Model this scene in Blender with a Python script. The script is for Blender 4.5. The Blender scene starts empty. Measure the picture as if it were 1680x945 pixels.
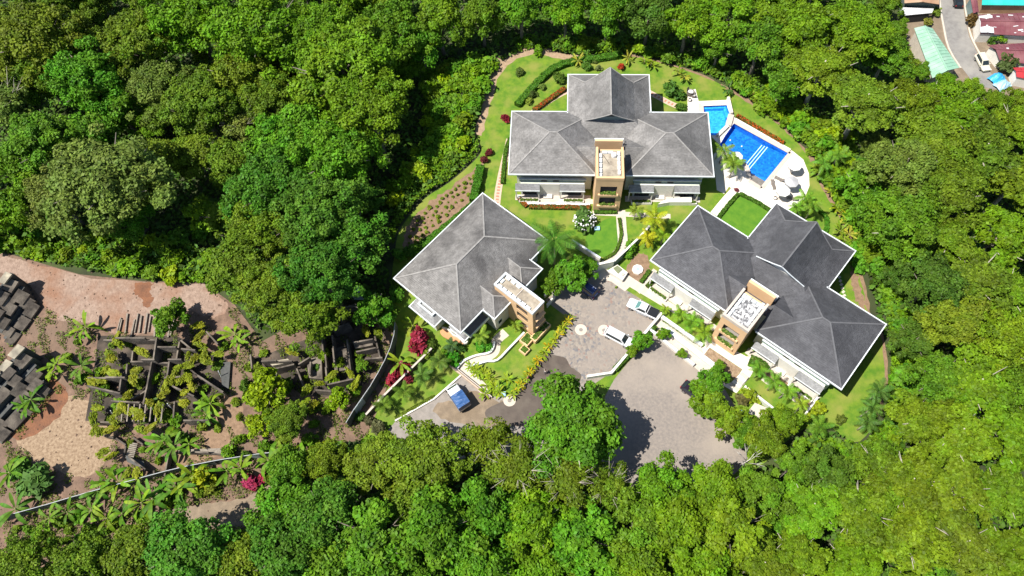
import bpy, math, random
import numpy as np
from mathutils import Vector, Matrix
from mathutils.geometry import tessellate_polygon
random.seed(7); rng = np.random.default_rng(7)
SC = bpy.context.scene; COL = SC.collection
R = math.radians
# ------------------------------------------------------------------ camera, sky, sun, exposure
TH, FPX, ROLL, HCAM = R(26.75), 1200.0, R(5.25), 112.0
fw = Vector((0, math.sin(TH), -math.cos(TH))); _r = Vector((1, 0, 0)); _d = Vector((0, -math.cos(TH), -math.sin(TH)))
rt = math.cos(ROLL)*_r + math.sin(ROLL)*_d; dn = -math.sin(ROLL)*_r + math.cos(ROLL)*_d
cam = bpy.data.cameras.new('camera'); co = bpy.data.objects.new('camera', cam); COL.objects.link(co)
m = Matrix.Identity(4)
for i in range(3):
    m[i][0], m[i][1], m[i][2] = rt[i], -dn[i], -fw[i]
m[2][3] = HCAM
co.matrix_world = m
cam.sensor_width = 36; cam.lens = 36*FPX/1680; cam.clip_end = 3000
SC.camera = co
SUN_EL, SUN_AZ = R(61), R(13)            # shadows fall towards +x, 13 degrees towards +y
W = bpy.data.worlds.new('World'); SC.world = W; W.use_nodes = True
nt = W.node_tree; bg = nt.nodes['Background']; sky = nt.nodes.new('ShaderNodeTexSky'); sky.sky_type = 'NISHITA'
sky.sun_disc = False; sky.sun_elevation = SUN_EL; sky.sun_rotation = math.atan2(-math.cos(SUN_AZ), -math.sin(SUN_AZ))
sky.air_density = 1.0; sky.dust_density = 0.6
nt.links.new(sky.outputs[0], bg.inputs[0]); bg.inputs[1].default_value = 0.08
sl = bpy.data.lights.new('sun', 'SUN'); sl.energy = 5.0; sl.angle = R(0.5); sl.color = (1, 0.955, 0.88)
so = bpy.data.objects.new('sun', sl); COL.objects.link(so)
sdir = Vector((math.cos(SUN_EL)*math.cos(SUN_AZ), math.cos(SUN_EL)*math.sin(SUN_AZ), -math.sin(SUN_EL)))
so.rotation_euler = sdir.to_track_quat('-Z', 'Y').to_euler(); so.location = (-60, -20, 150)
vs = SC.view_settings; vs.view_transform = 'Standard'; vs.look = 'None'; vs.exposure = 0.8; vs.gamma = 1; vs.use_curve_mapping = False
SC.render.engine = 'CYCLES'
SC.cycles.max_bounces = 6; SC.cycles.transparent_max_bounces = 12; SC.cycles.diffuse_bounces = 3; SC.cycles.transmission_bounces = 4

# ------------------------------------------------------------------ survey: photo position -> place on the level z
def G(px, py, z=0.0):
    v = rt*((px-840)/FPX) + dn*((py-472.5)/FPX) + fw
    k = (HCAM-z)/-v.z
    return Vector((v.x*k, v.y*k, z))
def P2(pts, z=0.0): return [G(x, y, z) for x, y in pts]
def smooth(pts, n=5, closed=True):
    out = []; N = len(pts)
    for i in range(N if closed else N-1):
        p0, p1, p2, p3 = (pts[(i+k) % N] if closed else pts[min(max(i+k, 0), N-1)] for k in (-1, 0, 1, 2))
        for j in range(n):
            t = j/n
            out.append(tuple(0.5*((2*p1[a])+(-p0[a]+p2[a])*t+(2*p0[a]-5*p1[a]+4*p2[a]-p3[a])*t*t+(-p0[a]+3*p1[a]-3*p2[a]+p3[a])*t**3) for a in (0, 1)))
    if not closed: out.append(pts[-1])
    return out
def inside(poly, x, y):
    c = False; j = len(poly)-1
    for i in range(len(poly)):
        xi, yi = poly[i][0], poly[i][1]; xj, yj = poly[j][0], poly[j][1]
        if (yi > y) != (yj > y) and x < (xj-xi)*(y-yi)/(yj-yi)+xi: c = not c
        j = i
    return c

# ------------------------------------------------------------------ materials
MATS = {}
def newmat(name):
    mt = bpy.data.materials.new(name); mt.use_nodes = True
    n = mt.node_tree.nodes; b = n['Principled BSDF']; MATS[name] = mt
    return mt, n, mt.node_tree.links, b
def rgb(c): return (c[0], c[1], c[2], 1)
def mat(name, c, c2=None, scale=1.5, rough=0.85, detail=6, bump=0.0, bscale=None, c3=None, s3=0.25, lo=0.35, hi=0.65, metal=0.0, spec=None, coords='Object'):
    """two- or three-tone noise colour on real surfaces"""
    mt, n, L, b = newmat(name)
    b.inputs['Roughness'].default_value = rough; b.inputs['Metallic'].default_value = metal
    if spec is not None: b.inputs['Specular IOR Level'].default_value = spec
    tc = n.new('ShaderNodeTexCoord'); src = tc.outputs[coords]
    if c2 is None: c2 = tuple(x*0.82 for x in c)
    nz = n.new('ShaderNodeTexNoise'); nz.inputs['Scale'].default_value = scale; nz.inputs['Detail'].default_value = detail; nz.inputs['Roughness'].default_value = 0.62
    L.new(src, nz.inputs['Vector'])
    mr = n.new('ShaderNodeMapRange'); mr.inputs[1].default_value = lo; mr.inputs[2].default_value = hi; L.new(nz.outputs['Fac'], mr.inputs[0])
    mx = n.new('ShaderNodeMix'); mx.data_type = 'RGBA'; mx.inputs[6].default_value = rgb(c); mx.inputs[7].default_value = rgb(c2); L.new(mr.outputs[0], mx.inputs[0])
    out = mx.outputs[2]
    if c3 is not None:
        n3 = n.new('ShaderNodeTexNoise'); n3.inputs['Scale'].default_value = s3; n3.inputs['Detail'].default_value = 5; L.new(src, n3.inputs['Vector'])
        r3 = n.new('ShaderNodeMapRange'); r3.inputs[1].default_value = 0.45; r3.inputs[2].default_value = 0.68; L.new(n3.outputs['Fac'], r3.inputs[0])
        m3 = n.new('ShaderNodeMix'); m3.data_type = 'RGBA'; L.new(out, m3.inputs[6]); m3.inputs[7].default_value = rgb(c3); L.new(r3.outputs[0], m3.inputs[0]); out = m3.outputs[2]
    L.new(out, b.inputs['Base Color'])
    if bump:
        bn = n.new('ShaderNodeTexNoise'); bn.inputs['Scale'].default_value = bscale or scale*4; bn.inputs['Detail'].default_value = 5; L.new(src, bn.inputs['Vector'])
        bp = n.new('ShaderNodeBump'); bp.inputs['Strength'].default_value = 1.0; bp.inputs['Distance'].default_value = bump; L.new(bn.outputs['Fac'], bp.inputs['Height']); L.new(bp.outputs[0], b.inputs['Normal'])
    return mt
def leafmat(name, trans=0.35, hue=0.02):
    """leaf tissue; the plant's own colour comes from its object colour"""
    mt, n, L, b = newmat(name)
    oi = n.new('ShaderNodeObjectInfo'); at = n.new('ShaderNodeAttribute'); at.attribute_name = 'tone'
    hs = n.new('ShaderNodeHueSaturation'); L.new(oi.outputs['Color'], hs.inputs['Color'])
    mh = n.new('ShaderNodeMapRange'); mh.inputs[3].default_value = 0.5-hue; mh.inputs[4].default_value = 0.5+hue*0.7; L.new(at.outputs['Fac'], mh.inputs[0]); L.new(mh.outputs[0], hs.inputs['Hue'])
    a2 = n.new('ShaderNodeAttribute'); a2.attribute_name = 'lum'
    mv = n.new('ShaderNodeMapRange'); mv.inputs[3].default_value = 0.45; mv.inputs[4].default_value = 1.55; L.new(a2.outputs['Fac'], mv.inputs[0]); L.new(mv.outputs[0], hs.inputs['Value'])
    L.new(hs.outputs[0], b.inputs['Base Color']); b.inputs['Roughness'].default_value = 0.6; b.inputs['Specular IOR Level'].default_value = 0.18
    tr = n.new('ShaderNodeBsdfTranslucent'); L.new(hs.outputs[0], tr.inputs['Color'])
    ms = n.new('ShaderNodeMixShader'); ms.inputs[0].default_value = trans; L.new(b.outputs[0], ms.inputs[1]); L.new(tr.outputs[0], ms.inputs[2])
    L.new(ms.outputs[0], n['Material Output'].inputs['Surface'])
    return mt
LEAF = leafmat('leaf', 0.2); FROND = leafmat('frond_leaf', 0.25, 0.03)
BARK = mat('bark', (0.22, 0.19, 0.15), (0.10, 0.085, 0.065), 3, 0.9); PALEBARK = mat('pale_bark', (0.42, 0.38, 0.31), (0.25, 0.22, 0.17), 3, 0.9)
PALMBARK = mat('palm_bark', (0.40, 0.36, 0.29), (0.24, 0.21, 0.17), 4, 0.9)
FLOOR = mat('forest_floor', (0.035, 0.045, 0.012), (0.02, 0.024, 0.010), 0.5, 0.95, c3=(0.05, 0.07, 0.015), bump=0.1)
GRASS = mat('lawn_grass', (0.055, 0.140, 0.002), (0.130, 0.205, 0.008), 0.8, 0.9, detail=10, bump=0.05, bscale=9, c3=(0.18, 0.20, 0.030), s3=0.3)
GRASS2 = mat('mown_grass', (0.05, 0.15, 0.003), (0.085, 0.19, 0.006), 0.9, 0.9, bump=0.03, bscale=14)
SOIL = mat('soil', (0.16, 0.10, 0.06), (0.24, 0.155, 0.095), 1.6, 0.95, bump=0.08, bscale=5)
PINKD = mat('pink_dirt', (0.30, 0.215, 0.165), (0.20, 0.135, 0.10), 1.3, 0.95, detail=10, bump=0.15, bscale=2.5, c3=(0.20, 0.09, 0.045), s3=0.14)
DIRT = mat('dirt', (0.20, 0.125, 0.085), (0.10, 0.062, 0.042), 0.6, 0.95, detail=9, bump=0.12, bscale=2.5, c3=(0.15, 0.10, 0.068), s3=0.15)
STRAW = mat('dry_earth', (0.31, 0.225, 0.145), (0.17, 0.11, 0.065), 2.2, 0.95, detail=9, bump=0.1, bscale=3)
SANDY = mat('sandy_earth', (0.33, 0.235, 0.15), (0.24, 0.165, 0.10), 1.5, 0.95, detail=8, bump=0.05)
REDSOIL = mat('red_soil', (0.20, 0.085, 0.04), (0.12, 0.055, 0.03), 0.8, 0.95, bump=0.1)
TRACK = mat('track', (0.23, 0.175, 0.12), (0.15, 0.115, 0.08), 0.9, 0.95, bump=0.04, c3=(0.16, 0.12, 0.08))
ASPH = mat('lot_paving', (0.235, 0.20, 0.17), (0.165, 0.145, 0.13), 2.2, 0.9, detail=10, bump=0.03, bscale=9, c3=(0.27, 0.23, 0.19), s3=0.12)
WET = mat('wet_paving', (0.055, 0.040, 0.030), (0.08, 0.06, 0.045), 0.8, 0.55, c3=(0.10, 0.08, 0.06), s3=0.3, bump=0.01)
CONC = mat('concrete', (0.25, 0.22, 0.195), (0.19, 0.17, 0.15), 1.2, 0.85, bump=0.01)
ROADM = mat('road_paving', (0.21, 0.20, 0.185), (0.16, 0.15, 0.14), 1.1, 0.9, c3=(0.25, 0.235, 0.21), s3=0.2)
CREAM = mat('cream_paving', (0.50, 0.44, 0.365), (0.42, 0.37, 0.305), 1.1, 0.8)
DECK = mat('pool_deck', (0.66, 0.60, 0.53), (0.58, 0.52, 0.45), 0.9, 0.75, c3=(0.69, 0.64, 0.57), bump=0.005)
COPING = mat('coping_stone', (0.48, 0.42, 0.36), (0.40, 0.35, 0.30), 2, 0.75)
WHITE = mat('white_render', (0.66, 0.63, 0.57), (0.57, 0.545, 0.49), 0.8, 0.8)
MINT = mat('pale_green_render', (0.62, 0.65, 0.54), (0.55, 0.58, 0.48), 0.8, 0.8)
FASCIA = mat('white_fascia', (0.66, 0.69, 0.70), (0.52, 0.55, 0.56), 1.2, 0.5)
ORANGE = mat('apricot_render', (0.64, 0.42, 0.23), (0.58, 0.38, 0.205), 0.7, 0.85, c3=(0.56, 0.365, 0.20), s3=0.5)
TERRA = mat('terracotta', (0.50, 0.25, 0.115), (0.42, 0.21, 0.10), 2, 0.85)
GLASS = mat('window_glass', (0.012, 0.018, 0.022), (0.02, 0.028, 0.032), 1, 0.08)
TEAL = mat('grey_green_panel', (0.16, 0.22, 0.21), (0.13, 0.18, 0.175), 1, 0.5)
DARK = mat('dark_interior', (0.022, 0.02, 0.018), (0.03, 0.027, 0.024), 1, 0.9)
RAILM = mat('dark_rail', (0.03, 0.025, 0.022), None, 1, 0.6)
BRICKT = mat('brick_paver', (0.42, 0.185, 0.115), (0.33, 0.14, 0.09), 3, 0.85)
PINKC = mat('pink_concrete', (0.50, 0.37, 0.28), (0.43, 0.32, 0.24), 1.5, 0.85)
DECKG = mat('stained_roof_deck', (0.33, 0.28, 0.21), (0.18, 0.15, 0.115), 1.4, 0.9, detail=9, c3=(0.38, 0.335, 0.26), s3=0.6)
MEMB = mat('peeling_membrane', (0.50, 0.50, 0.50), (0.10, 0.10, 0.105), 2.2, 0.7, detail=9, lo=0.40, hi=0.54)
def shingle(name, c, c2, c3):
    mt = mat(name, c, c2, 0.9, 0.9, detail=9, c3=c3, s3=0.22)
    n = mt.node_tree.nodes; L = mt.node_tree.links; b = n['Principled BSDF']
    tc = n.new('ShaderNodeTexCoord'); sp = n.new('ShaderNodeSeparateXYZ'); L.new(tc.outputs['Object'], sp.inputs[0])
    # courses follow the height of the slope, each course a little uneven
    nz = n.new('ShaderNodeTexNoise'); nz.inputs['Scale'].default_value = 2.0; L.new(tc.outputs['Object'], nz.inputs['Vector'])
    ad = n.new('ShaderNodeMath'); ad.operation = 'MULTIPLY_ADD'; ad.inputs[1].default_value = 0.05; L.new(nz.outputs['Fac'], ad.inputs[0]); L.new(sp.outputs['Z'], ad.inputs[2])
    ml = n.new('ShaderNodeMath'); ml.operation = 'MULTIPLY'; ml.inputs[1].default_value = 9.0; L.new(ad.outputs[0], ml.inputs[0])
    fr = n.new('ShaderNodeMath'); fr.operation = 'FRACT'; L.new(ml.outputs[0], fr.inputs[0])
    n2 = n.new('ShaderNodeTexNoise'); n2.inputs['Scale'].default_value = 7.0; n2.inputs['Detail'].default_value = 4; L.new(tc.outputs['Object'], n2.inputs['Vector'])
    sm = n.new('ShaderNodeMath'); sm.operation = 'ADD'; L.new(fr.outputs[0], sm.inputs[0]); L.new(n2.outputs['Fac'], sm.inputs[1])
    bp = n.new('ShaderNodeBump'); bp.inputs['Distance'].default_value = 0.09; bp.inputs['Strength'].default_value = 1; L.new(sm.outputs[0], bp.inputs['Height']); L.new(bp.outputs[0], b.inputs['Normal'])
    # single shingles differ in tone; rain streaks run down the slope
    fl = n.new('ShaderNodeVectorMath'); fl.operation = 'MULTIPLY'; fl.inputs[1].default_value = (3.2, 3.2, 9.0); L.new(tc.outputs['Object'], fl.inputs[0])
    f2 = n.new('ShaderNodeVectorMath'); f2.operation = 'FLOOR'; L.new(fl.outputs[0], f2.inputs[0]); wn = n.new('ShaderNodeTexWhiteNoise'); L.new(f2.outputs[0], wn.inputs['Vector'])
    v1 = n.new('ShaderNodeMapRange'); v1.inputs[3].default_value = .84; v1.inputs[4].default_value = 1.14; L.new(wn.outputs['Value'], v1.inputs[0])
    old = b.inputs['Base Color'].links[0].from_socket; hv = n.new('ShaderNodeHueSaturation'); L.new(old, hv.inputs['Color']); L.new(v1.outputs[0], hv.inputs['Value']); L.new(hv.outputs[0], b.inputs['Base Color'])
    return mt
SH1 = shingle('shingle_grey', (0.235, 0.225, 0.215), (0.165, 0.158, 0.15), (0.115, 0.11, 0.105))
SH2 = shingle('shingle_warm_grey', (0.215, 0.205, 0.195), (0.145, 0.138, 0.13), (0.085, 0.08, 0.077))
SH3 = shingle('shingle_slate', (0.095, 0.095, 0.102), (0.065, 0.065, 0.071), (0.048, 0.048, 0.053))
SHP = shingle('shingle_pale', (0.30, 0.30, 0.30), (0.22, 0.22, 0.22), (0.18, 0.18, 0.18))
CAP1 = mat('ridge_cap', (0.26, 0.25, 0.235), (0.19, 0.18, 0.17), 2, 0.9); CAP3 = mat('ridge_cap_slate', (0.115, 0.115, 0.12), (0.085, 0.085, 0.09), 2, 0.9)
OLDC = mat('weathered_concrete', (0.115, 0.095, 0.075), (0.045, 0.037, 0.03), 0.9, 0.95, detail=9, c3=(0.185, 0.155, 0.12), s3=0.5, bump=0.05)
RUINF = mat('ruin_floor_shaded', (0.05, 0.038, 0.028), (0.022, 0.018, 0.014), 0.8, 0.95, detail=9, c3=(0.10, 0.075, 0.055), s3=0.3, bump=0.08)  # brown floor darkened: the shadow between the walls is in the colour
SLABC = mat('pale_lit_slab', (0.40, 0.355, 0.26), (0.25, 0.22, 0.165), 1.0, 0.95, c3=(0.13, 0.115, 0.09), s3=0.4)
DARKSLAB = mat('dark_slab', (0.055, 0.058, 0.055), (0.085, 0.085, 0.08), 0.9, 0.95)  # dark grey with a slightly paler mottle
TIMBER = mat('grey_timber', (0.26, 0.225, 0.18), (0.15, 0.125, 0.10), 2, 0.95)
HOARD = mat('hoarding_sheet', (0.40, 0.50, 0.50), (0.32, 0.41, 0.41), 1.2, 0.6); HOARDG = mat('dark_hoarding', (0.10, 0.125, 0.11), (0.07, 0.09, 0.08), 1.2, 0.8)
HTOP = mat('hoarding_rail', (0.36, 0.38, 0.39), None, 1, 0.5)
def plain(name, c, rough=0.5, metal=0.0): return mat(name, c, tuple(x*0.92 for x in c), 3, rough, metal=metal)
CARW = plain('car_white', (0.62, 0.63, 0.64), 0.25); CARB = plain('car_black', (0.014, 0.015, 0.017), 0.35); CARN = plain('car_navy', (0.018, 0.035, 0.12), 0.2)
CARC = plain('car_champagne', (0.58, 0.55, 0.44), 0.3); TYRE = plain('tyre_rubber', (0.02, 0.02, 0.02), 0.9); RIM = plain('rim_alloy', (0.5, 0.5, 0.52), 0.35, 0.8)
CGL = plain('car_glass', (0.02, 0.03, 0.035), 0.06); CGT = plain('tinted_windscreen', (0.10, 0.22, 0.21), 0.08); LAMPR = plain('tail_lamp', (0.35, 0.02, 0.02), 0.3); LAMPW = plain('head_lamp', (0.75, 0.75, 0.72), 0.15)
TARP = mat('blue_tarpaulin', (0.022, 0.072, 0.20), (0.035, 0.10, 0.25), 1.5, 0.5, bump=0.06, bscale=1.6, coords='Generated')
def tilemat(name, c, c2, sc):
    mt, n, L, b = newmat(name)
    tc = n.new('ShaderNodeTexCoord'); v = n.new('ShaderNodeTexVoronoi'); v.inputs['Scale'].default_value = sc; L.new(tc.outputs['Object'], v.inputs['Vector'])
    mx = n.new('ShaderNodeMix'); mx.data_type = 'RGBA'; mx.inputs[6].default_value = rgb(c); mx.inputs[7].default_value = rgb(c2)
    sp = n.new('ShaderNodeSeparateColor'); L.new(v.outputs['Color'], sp.inputs[0]); L.new(sp.outputs[0], mx.inputs[0]); L.new(mx.outputs[2], b.inputs['Base Color'])
    b.inputs['Roughness'].default_value = 0.4
    return mt
TILEL = tilemat('pool_tile_light', (0.02, 0.24, 0.62), (0.05, 0.42, 0.85), 3.2); TILED = tilemat('pool_tile_deep', (0.006, 0.10, 0.40), (0.014, 0.21, 0.68), 3.0); TILES = plain('pool_step_nosing', (0.80, 0.84, 0.86), 0.5)
BEACH = mat('pool_beach_stone', (0.24, 0.215, 0.18), (0.19, 0.17, 0.14), 2, 0.7)
def watermat():
    mt, n, L, b = newmat('pool_water')
    t = n.new('ShaderNodeBsdfTransparent'); t.inputs[0].default_value = (0.80, 0.94, 1.0, 1)
    g = n.new('ShaderNodeBsdfGlossy'); g.inputs['Roughness'].default_value = 0.03
    f = n.new('ShaderNodeFresnel'); f.inputs[0].default_value = 1.33
    nz = n.new('ShaderNodeTexNoise'); nz.inputs['Scale'].default_value = 1.6; nz.inputs['Detail'].default_value = 3
    tc = n.new('ShaderNodeTexCoord'); L.new(tc.outputs['Object'], nz.inputs['Vector'])
    bp = n.new('ShaderNodeBump'); bp.inputs['Distance'].default_value = 0.08; L.new(nz.outputs[0], bp.inputs['Height']); L.new(bp.outputs[0], g.inputs['Normal']); L.new(bp.outputs[0], f.inputs['Normal'])
    ms = n.new('ShaderNodeMixShader'); L.new(f.outputs[0], ms.inputs[0]); L.new(t.outputs[0], ms.inputs[1]); L.new(g.outputs[0], ms.inputs[2]); L.new(ms.outputs[0], n['Material Output'].inputs['Surface'])
    return mt
WATER = watermat()
def cobble():
    mt, n, L, b = newmat('court_cobbles')
    tc = n.new('ShaderNodeTexCoord'); v = n.new('ShaderNodeTexVoronoi'); v.inputs['Scale'].default_value = 2.6; L.new(tc.outputs['Object'], v.inputs['Vector'])
    cr = n.new('ShaderNodeValToRGB'); e = cr.color_ramp; e.interpolation = 'CONSTANT'
    cols = [(0, (0.21, 0.18, 0.155)), (0.22, (0.18, 0.155, 0.135)), (0.45, (0.245, 0.21, 0.175)), (0.66, (0.155, 0.145, 0.135)), (0.78, (0.22, 0.19, 0.16)), (0.90, (0.115, 0.115, 0.125)), (0.955, (0.20, 0.12, 0.095))]
    e.elements[0].position = 0; e.elements[0].color = rgb(cols[0][1]); e.elements[1].position = cols[1][0]; e.elements[1].color = rgb(cols[1][1])
    for p, c in cols[2:]:
        k = e.elements.new(p); k.color = rgb(c)
    sp = n.new('ShaderNodeSeparateColor'); L.new(v.outputs['Color'], sp.inputs[0]); L.new(sp.outputs[0], cr.inputs[0])
    nz = n.new('ShaderNodeTexNoise'); nz.inputs['Scale'].default_value = 0.16; nz.inputs['Detail'].default_value = 4; L.new(tc.outputs['Object'], nz.inputs['Vector'])
    mr = n.new('ShaderNodeMapRange'); mr.inputs[1].default_value = 0.38; mr.inputs[2].default_value = 0.62; L.new(nz.outputs[0], mr.inputs[0])
    mx = n.new('ShaderNodeMix'); mx.data_type = 'RGBA'; L.new(mr.outputs[0], mx.inputs[0]); L.new(cr.outputs[0], mx.inputs[6]); mx.inputs[7].default_value = (0.235, 0.20, 0.17, 1); L.new(mx.outputs[2], b.inputs['Base Color'])
    b.inputs['Roughness'].default_value = 0.85
    bp = n.new('ShaderNodeBump'); bp.inputs['Distance'].default_value = 0.03; bp.invert = True; L.new(v.outputs['Distance'], bp.inputs['Height']); L.new(bp.outputs[0], b.inputs['Normal'])
    return mt
COBBLE = cobble()
def metalroof(name, c, c2, c3, s3=0.4):
    mt = mat(name, c, c2, 0.8, 0.55, detail=7, c3=c3, s3=s3)
    return mt
GREENR = metalroof('green_metal', (0.25, 0.43, 0.31), (0.17, 0.33, 0.23), (0.33, 0.46, 0.37)); MAROON = metalroof('maroon_metal', (0.16, 0.045, 0.055), (0.12, 0.035, 0.042), (0.20, 0.08, 0.085)); TEALR = metalroof('turquoise_metal', (0.02, 0.42, 0.36), (0.018, 0.36, 0.30), (0.04, 0.46, 0.40))
RUSTR = metalroof('rusty_metal', (0.36, 0.22, 0.13), (0.28, 0.15, 0.085), (0.42, 0.30, 0.20)); GREYM = metalroof('galvanised_metal', (0.55, 0.55, 0.55), (0.42, 0.42, 0.42), (0.62, 0.62, 0.62))
BLUET = plain('bright_blue_sheet', (0.03, 0.32, 0.62), 0.5); SKYB = plain('pale_blue_lid', (0.32, 0.52, 0.66), 0.5); BLUEP = plain('blue_panel', (0.10, 0.28, 0.48), 0.4)
CANVAS = mat('white_canvas', (0.66, 0.655, 0.64), (0.60, 0.595, 0.58), 1, 0.9); CANVASG = mat('grey_canvas', (0.38, 0.38, 0.39), (0.33, 0.33, 0.34), 1, 0.9); VAL = plain('canopy_valance', (0.24, 0.235, 0.235), 0.9); RATTAN = mat('rattan', (0.20, 0.17, 0.15), (0.14, 0.12, 0.105), 6, 0.85)
SKIN = plain('skin', (0.30, 0.17, 0.11), 0.6); HAIR = plain('dark_hair', (0.012, 0.01, 0.009), 0.6); REDC = plain('red_shirt', (0.50, 0.09, 0.09), 0.85); PALEC = plain('pale_shirt', (0.62, 0.60, 0.56), 0.85); JEAN = plain('dark_trousers', (0.05, 0.055, 0.07), 0.85)

# ------------------------------------------------------------------ mesh helpers
class MB:
    def __init__(s): s.v = []; s.f = []
    def add(s, vs_, fs):
        o = len(s.v); s.v += [tuple(p) for p in vs_]; s.f += [tuple(i+o for i in f) for f in fs]; return s
    def box(s, x0, x1, y0, y1, z0, z1):
        return s.add([(x0, y0, z0), (x1, y0, z0), (x1, y1, z0), (x0, y1, z0), (x0, y0, z1), (x1, y0, z1), (x1, y1, z1), (x0, y1, z1)],
                     [(3, 2, 1, 0), (4, 5, 6, 7), (0, 1, 5, 4), (1, 2, 6, 5), (2, 3, 7, 6), (3, 0, 4, 7)])
    def prism(s, poly, z0, z1):
        poly = [(p[0], p[1]) for p in poly]; n = len(poly)
        if sum(poly[i][0]*poly[(i+1) % n][1]-poly[(i+1) % n][0]*poly[i][1] for i in range(n)) < 0: poly = poly[::-1]
        tri = tessellate_polygon([[Vector((x, y, 0)) for x, y in poly]])
        vs_ = [(x, y, z0) for x, y in poly]+[(x, y, z1) for x, y in poly]
        fs = []
        for t in tri:
            a, b, c = t
            if (poly[b][0]-poly[a][0])*(poly[c][1]-poly[a][1])-(poly[c][0]-poly[a][0])*(poly[b][1]-poly[a][1]) < 0: a, b, c = a, c, b
            fs += [(a+n, b+n, c+n), (c, b, a)]
        fs += [(i, (i+1) % n, (i+1) % n+n, i+n) for i in range(n)]
        return s.add(vs_, fs)
    def beam(s, a, b, w, h, up=(0, 0, 1)):
        a, b = Vector(a), Vector(b); d = (b-a).normalized(); u = Vector(up); sd = d.cross(u)
        if sd.length < 1e-4: sd = d.cross(Vector((1, 0, 0)))
        sd.normalize(); u = sd.cross(d)
        q = []
        for p in (a, b):
            for i, j in ((-1, -1), (1, -1), (1, 1), (-1, 1)): q.append(p+sd*(i*w/2)+u*(j*h/2))
        return s.add(q, [(0, 1, 2, 3), (7, 6, 5, 4), (0, 4, 5, 1), (1, 5, 6, 2), (2, 6, 7, 3), (3, 7, 4, 0)])
    def tube(s, pts, rad, n=7):
        o = len(s.v); pts = [Vector(p) for p in pts]
        for i, p in enumerate(pts):
            d = (pts[min(i+1, len(pts)-1)]-pts[max(i-1, 0)]).normalized(); a = d.orthogonal().normalized(); b = d.cross(a)
            r_ = rad[i] if hasattr(rad, '__len__') else rad
            for k in range(n):
                t = 2*math.pi*k/n; s.v.append(tuple(p+(a*math.cos(t)+b*math.sin(t))*r_))
        for i in range(len(pts)-1):
            for k in range(n):
                s.f.append((o+i*n+k, o+i*n+(k+1) % n, o+(i+1)*n+(k+1) % n, o+(i+1)*n+k))
        e = o+(len(pts)-1)*n; s.f.append(tuple(e+k for k in range(n))); s.f.append(tuple(o+k for k in range(n))[::-1])
        return s
    def cyl(s, c, r0, r1, z0, z1, n=16):
        return s.tube([(c[0], c[1], z0), (c[0], c[1], z1)], [r0, r1], n)
    def mesh(s, name, mt, shade=False):
        me = bpy.data.meshes.new(name); me.from_pydata(s.v, [], s.f); me.update()
        if mt: me.materials.append(mt)
        if shade: me.polygons.foreach_set('use_smooth', [True]*len(me.polygons))
        return me
    def build(s, name, mt, parent=None, shade=False): return put(name, s.mesh(name, mt, shade), parent)
def put(name, me, parent=None, loc=None, rz=None, sc=None):
    o = bpy.data.objects.new(name, me); COL.objects.link(o)
    if parent: o.parent = parent
    if loc is not None: o.location = loc
    if rz is not None: o.rotation_euler = (0, 0, rz)
    if sc is not None: o.scale = (sc, sc, sc) if not hasattr(sc, '__len__') else sc
    return o
def tag(o, label, cat, group=None, kind=None):
    if label: o['label'] = label
    if cat: o['category'] = cat
    if group: o['group'] = group
    if kind: o['kind'] = kind
    return o
def root(name, loc, rz, label, cat, group=None, sc=None):
    return tag(put(name, None, None, loc, rz, sc), label, cat, group)
def struct(o, label=None): o['kind'] = 'structure'; return o
class FR:                                    # a building's own frame
    def __init__(s, px, py, z, deg):
        s.o = G(px, py, z); s.o.z = 0; a = R(deg); s.a = a
    def L(s, px, py, z=0.0):
        q = G(px, py, z)-s.o; c, sn = math.cos(s.a), math.sin(s.a)
        return (q.x*c+q.y*sn, -q.x*sn+q.y*c)
    def W(s, u, v, z=0.0):
        c, sn = math.cos(s.a), math.sin(s.a); return Vector((s.o.x+u*c-v*sn, s.o.y+u*sn+v*c, z))
def sheet(name, poly, z, mt, holes=(), parent=None, sub=None):
    loops = [[Vector((p[0], p[1], 0)) for p in poly]]+[[Vector((p[0], p[1], 0)) for p in h] for h in holes]
    tri = tessellate_polygon(loops); flat = [p for l in loops for p in l]; fs = []
    for a, b, c in tri:
        if (flat[b]-flat[a]).cross(flat[c]-flat[a]).z < 0: b, c = c, b
        fs.append((a, b, c))
    return MB().add([(p.x, p.y, z) for p in flat], fs).build(name, mt, parent)
def strip(pts, w):
    """outline of a band of width w along world points"""
    Lf, Rt = [], []
    for i, p in enumerate(pts):
        d = (pts[min(i+1, len(pts)-1)]-pts[max(i-1, 0)]); d.z = 0; d.normalize(); nrm = Vector((-d.y, d.x, 0))
        Lf.append(p+nrm*w/2); Rt.append(p-nrm*w/2)
    return Lf+Rt[::-1]
def ribbon(mb, pts, w, z0, z1):
    """solid band (wall, kerb) following world points, mitred"""
    n = len(pts); o = len(mb.v); Lf = strip(pts, w); A, B = Lf[:n], Lf[n:][::-1]
    for i in range(n):
        for p, z in ((A[i], z0), (B[i], z0), (B[i], z1), (A[i], z1)): mb.v.append((p.x, p.y, z))
    for i in range(n-1):
        k = o+4*i
        for a, b in ((0, 1), (1, 2), (2, 3), (3, 0)): mb.f.append((k+a, k+b, k+4+b, k+4+a))
    mb.f.append((o, o+3, o+2, o+1)); k = o+4*(n-1); mb.f.append((k, k+1, k+2, k+3))
    return mb
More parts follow.
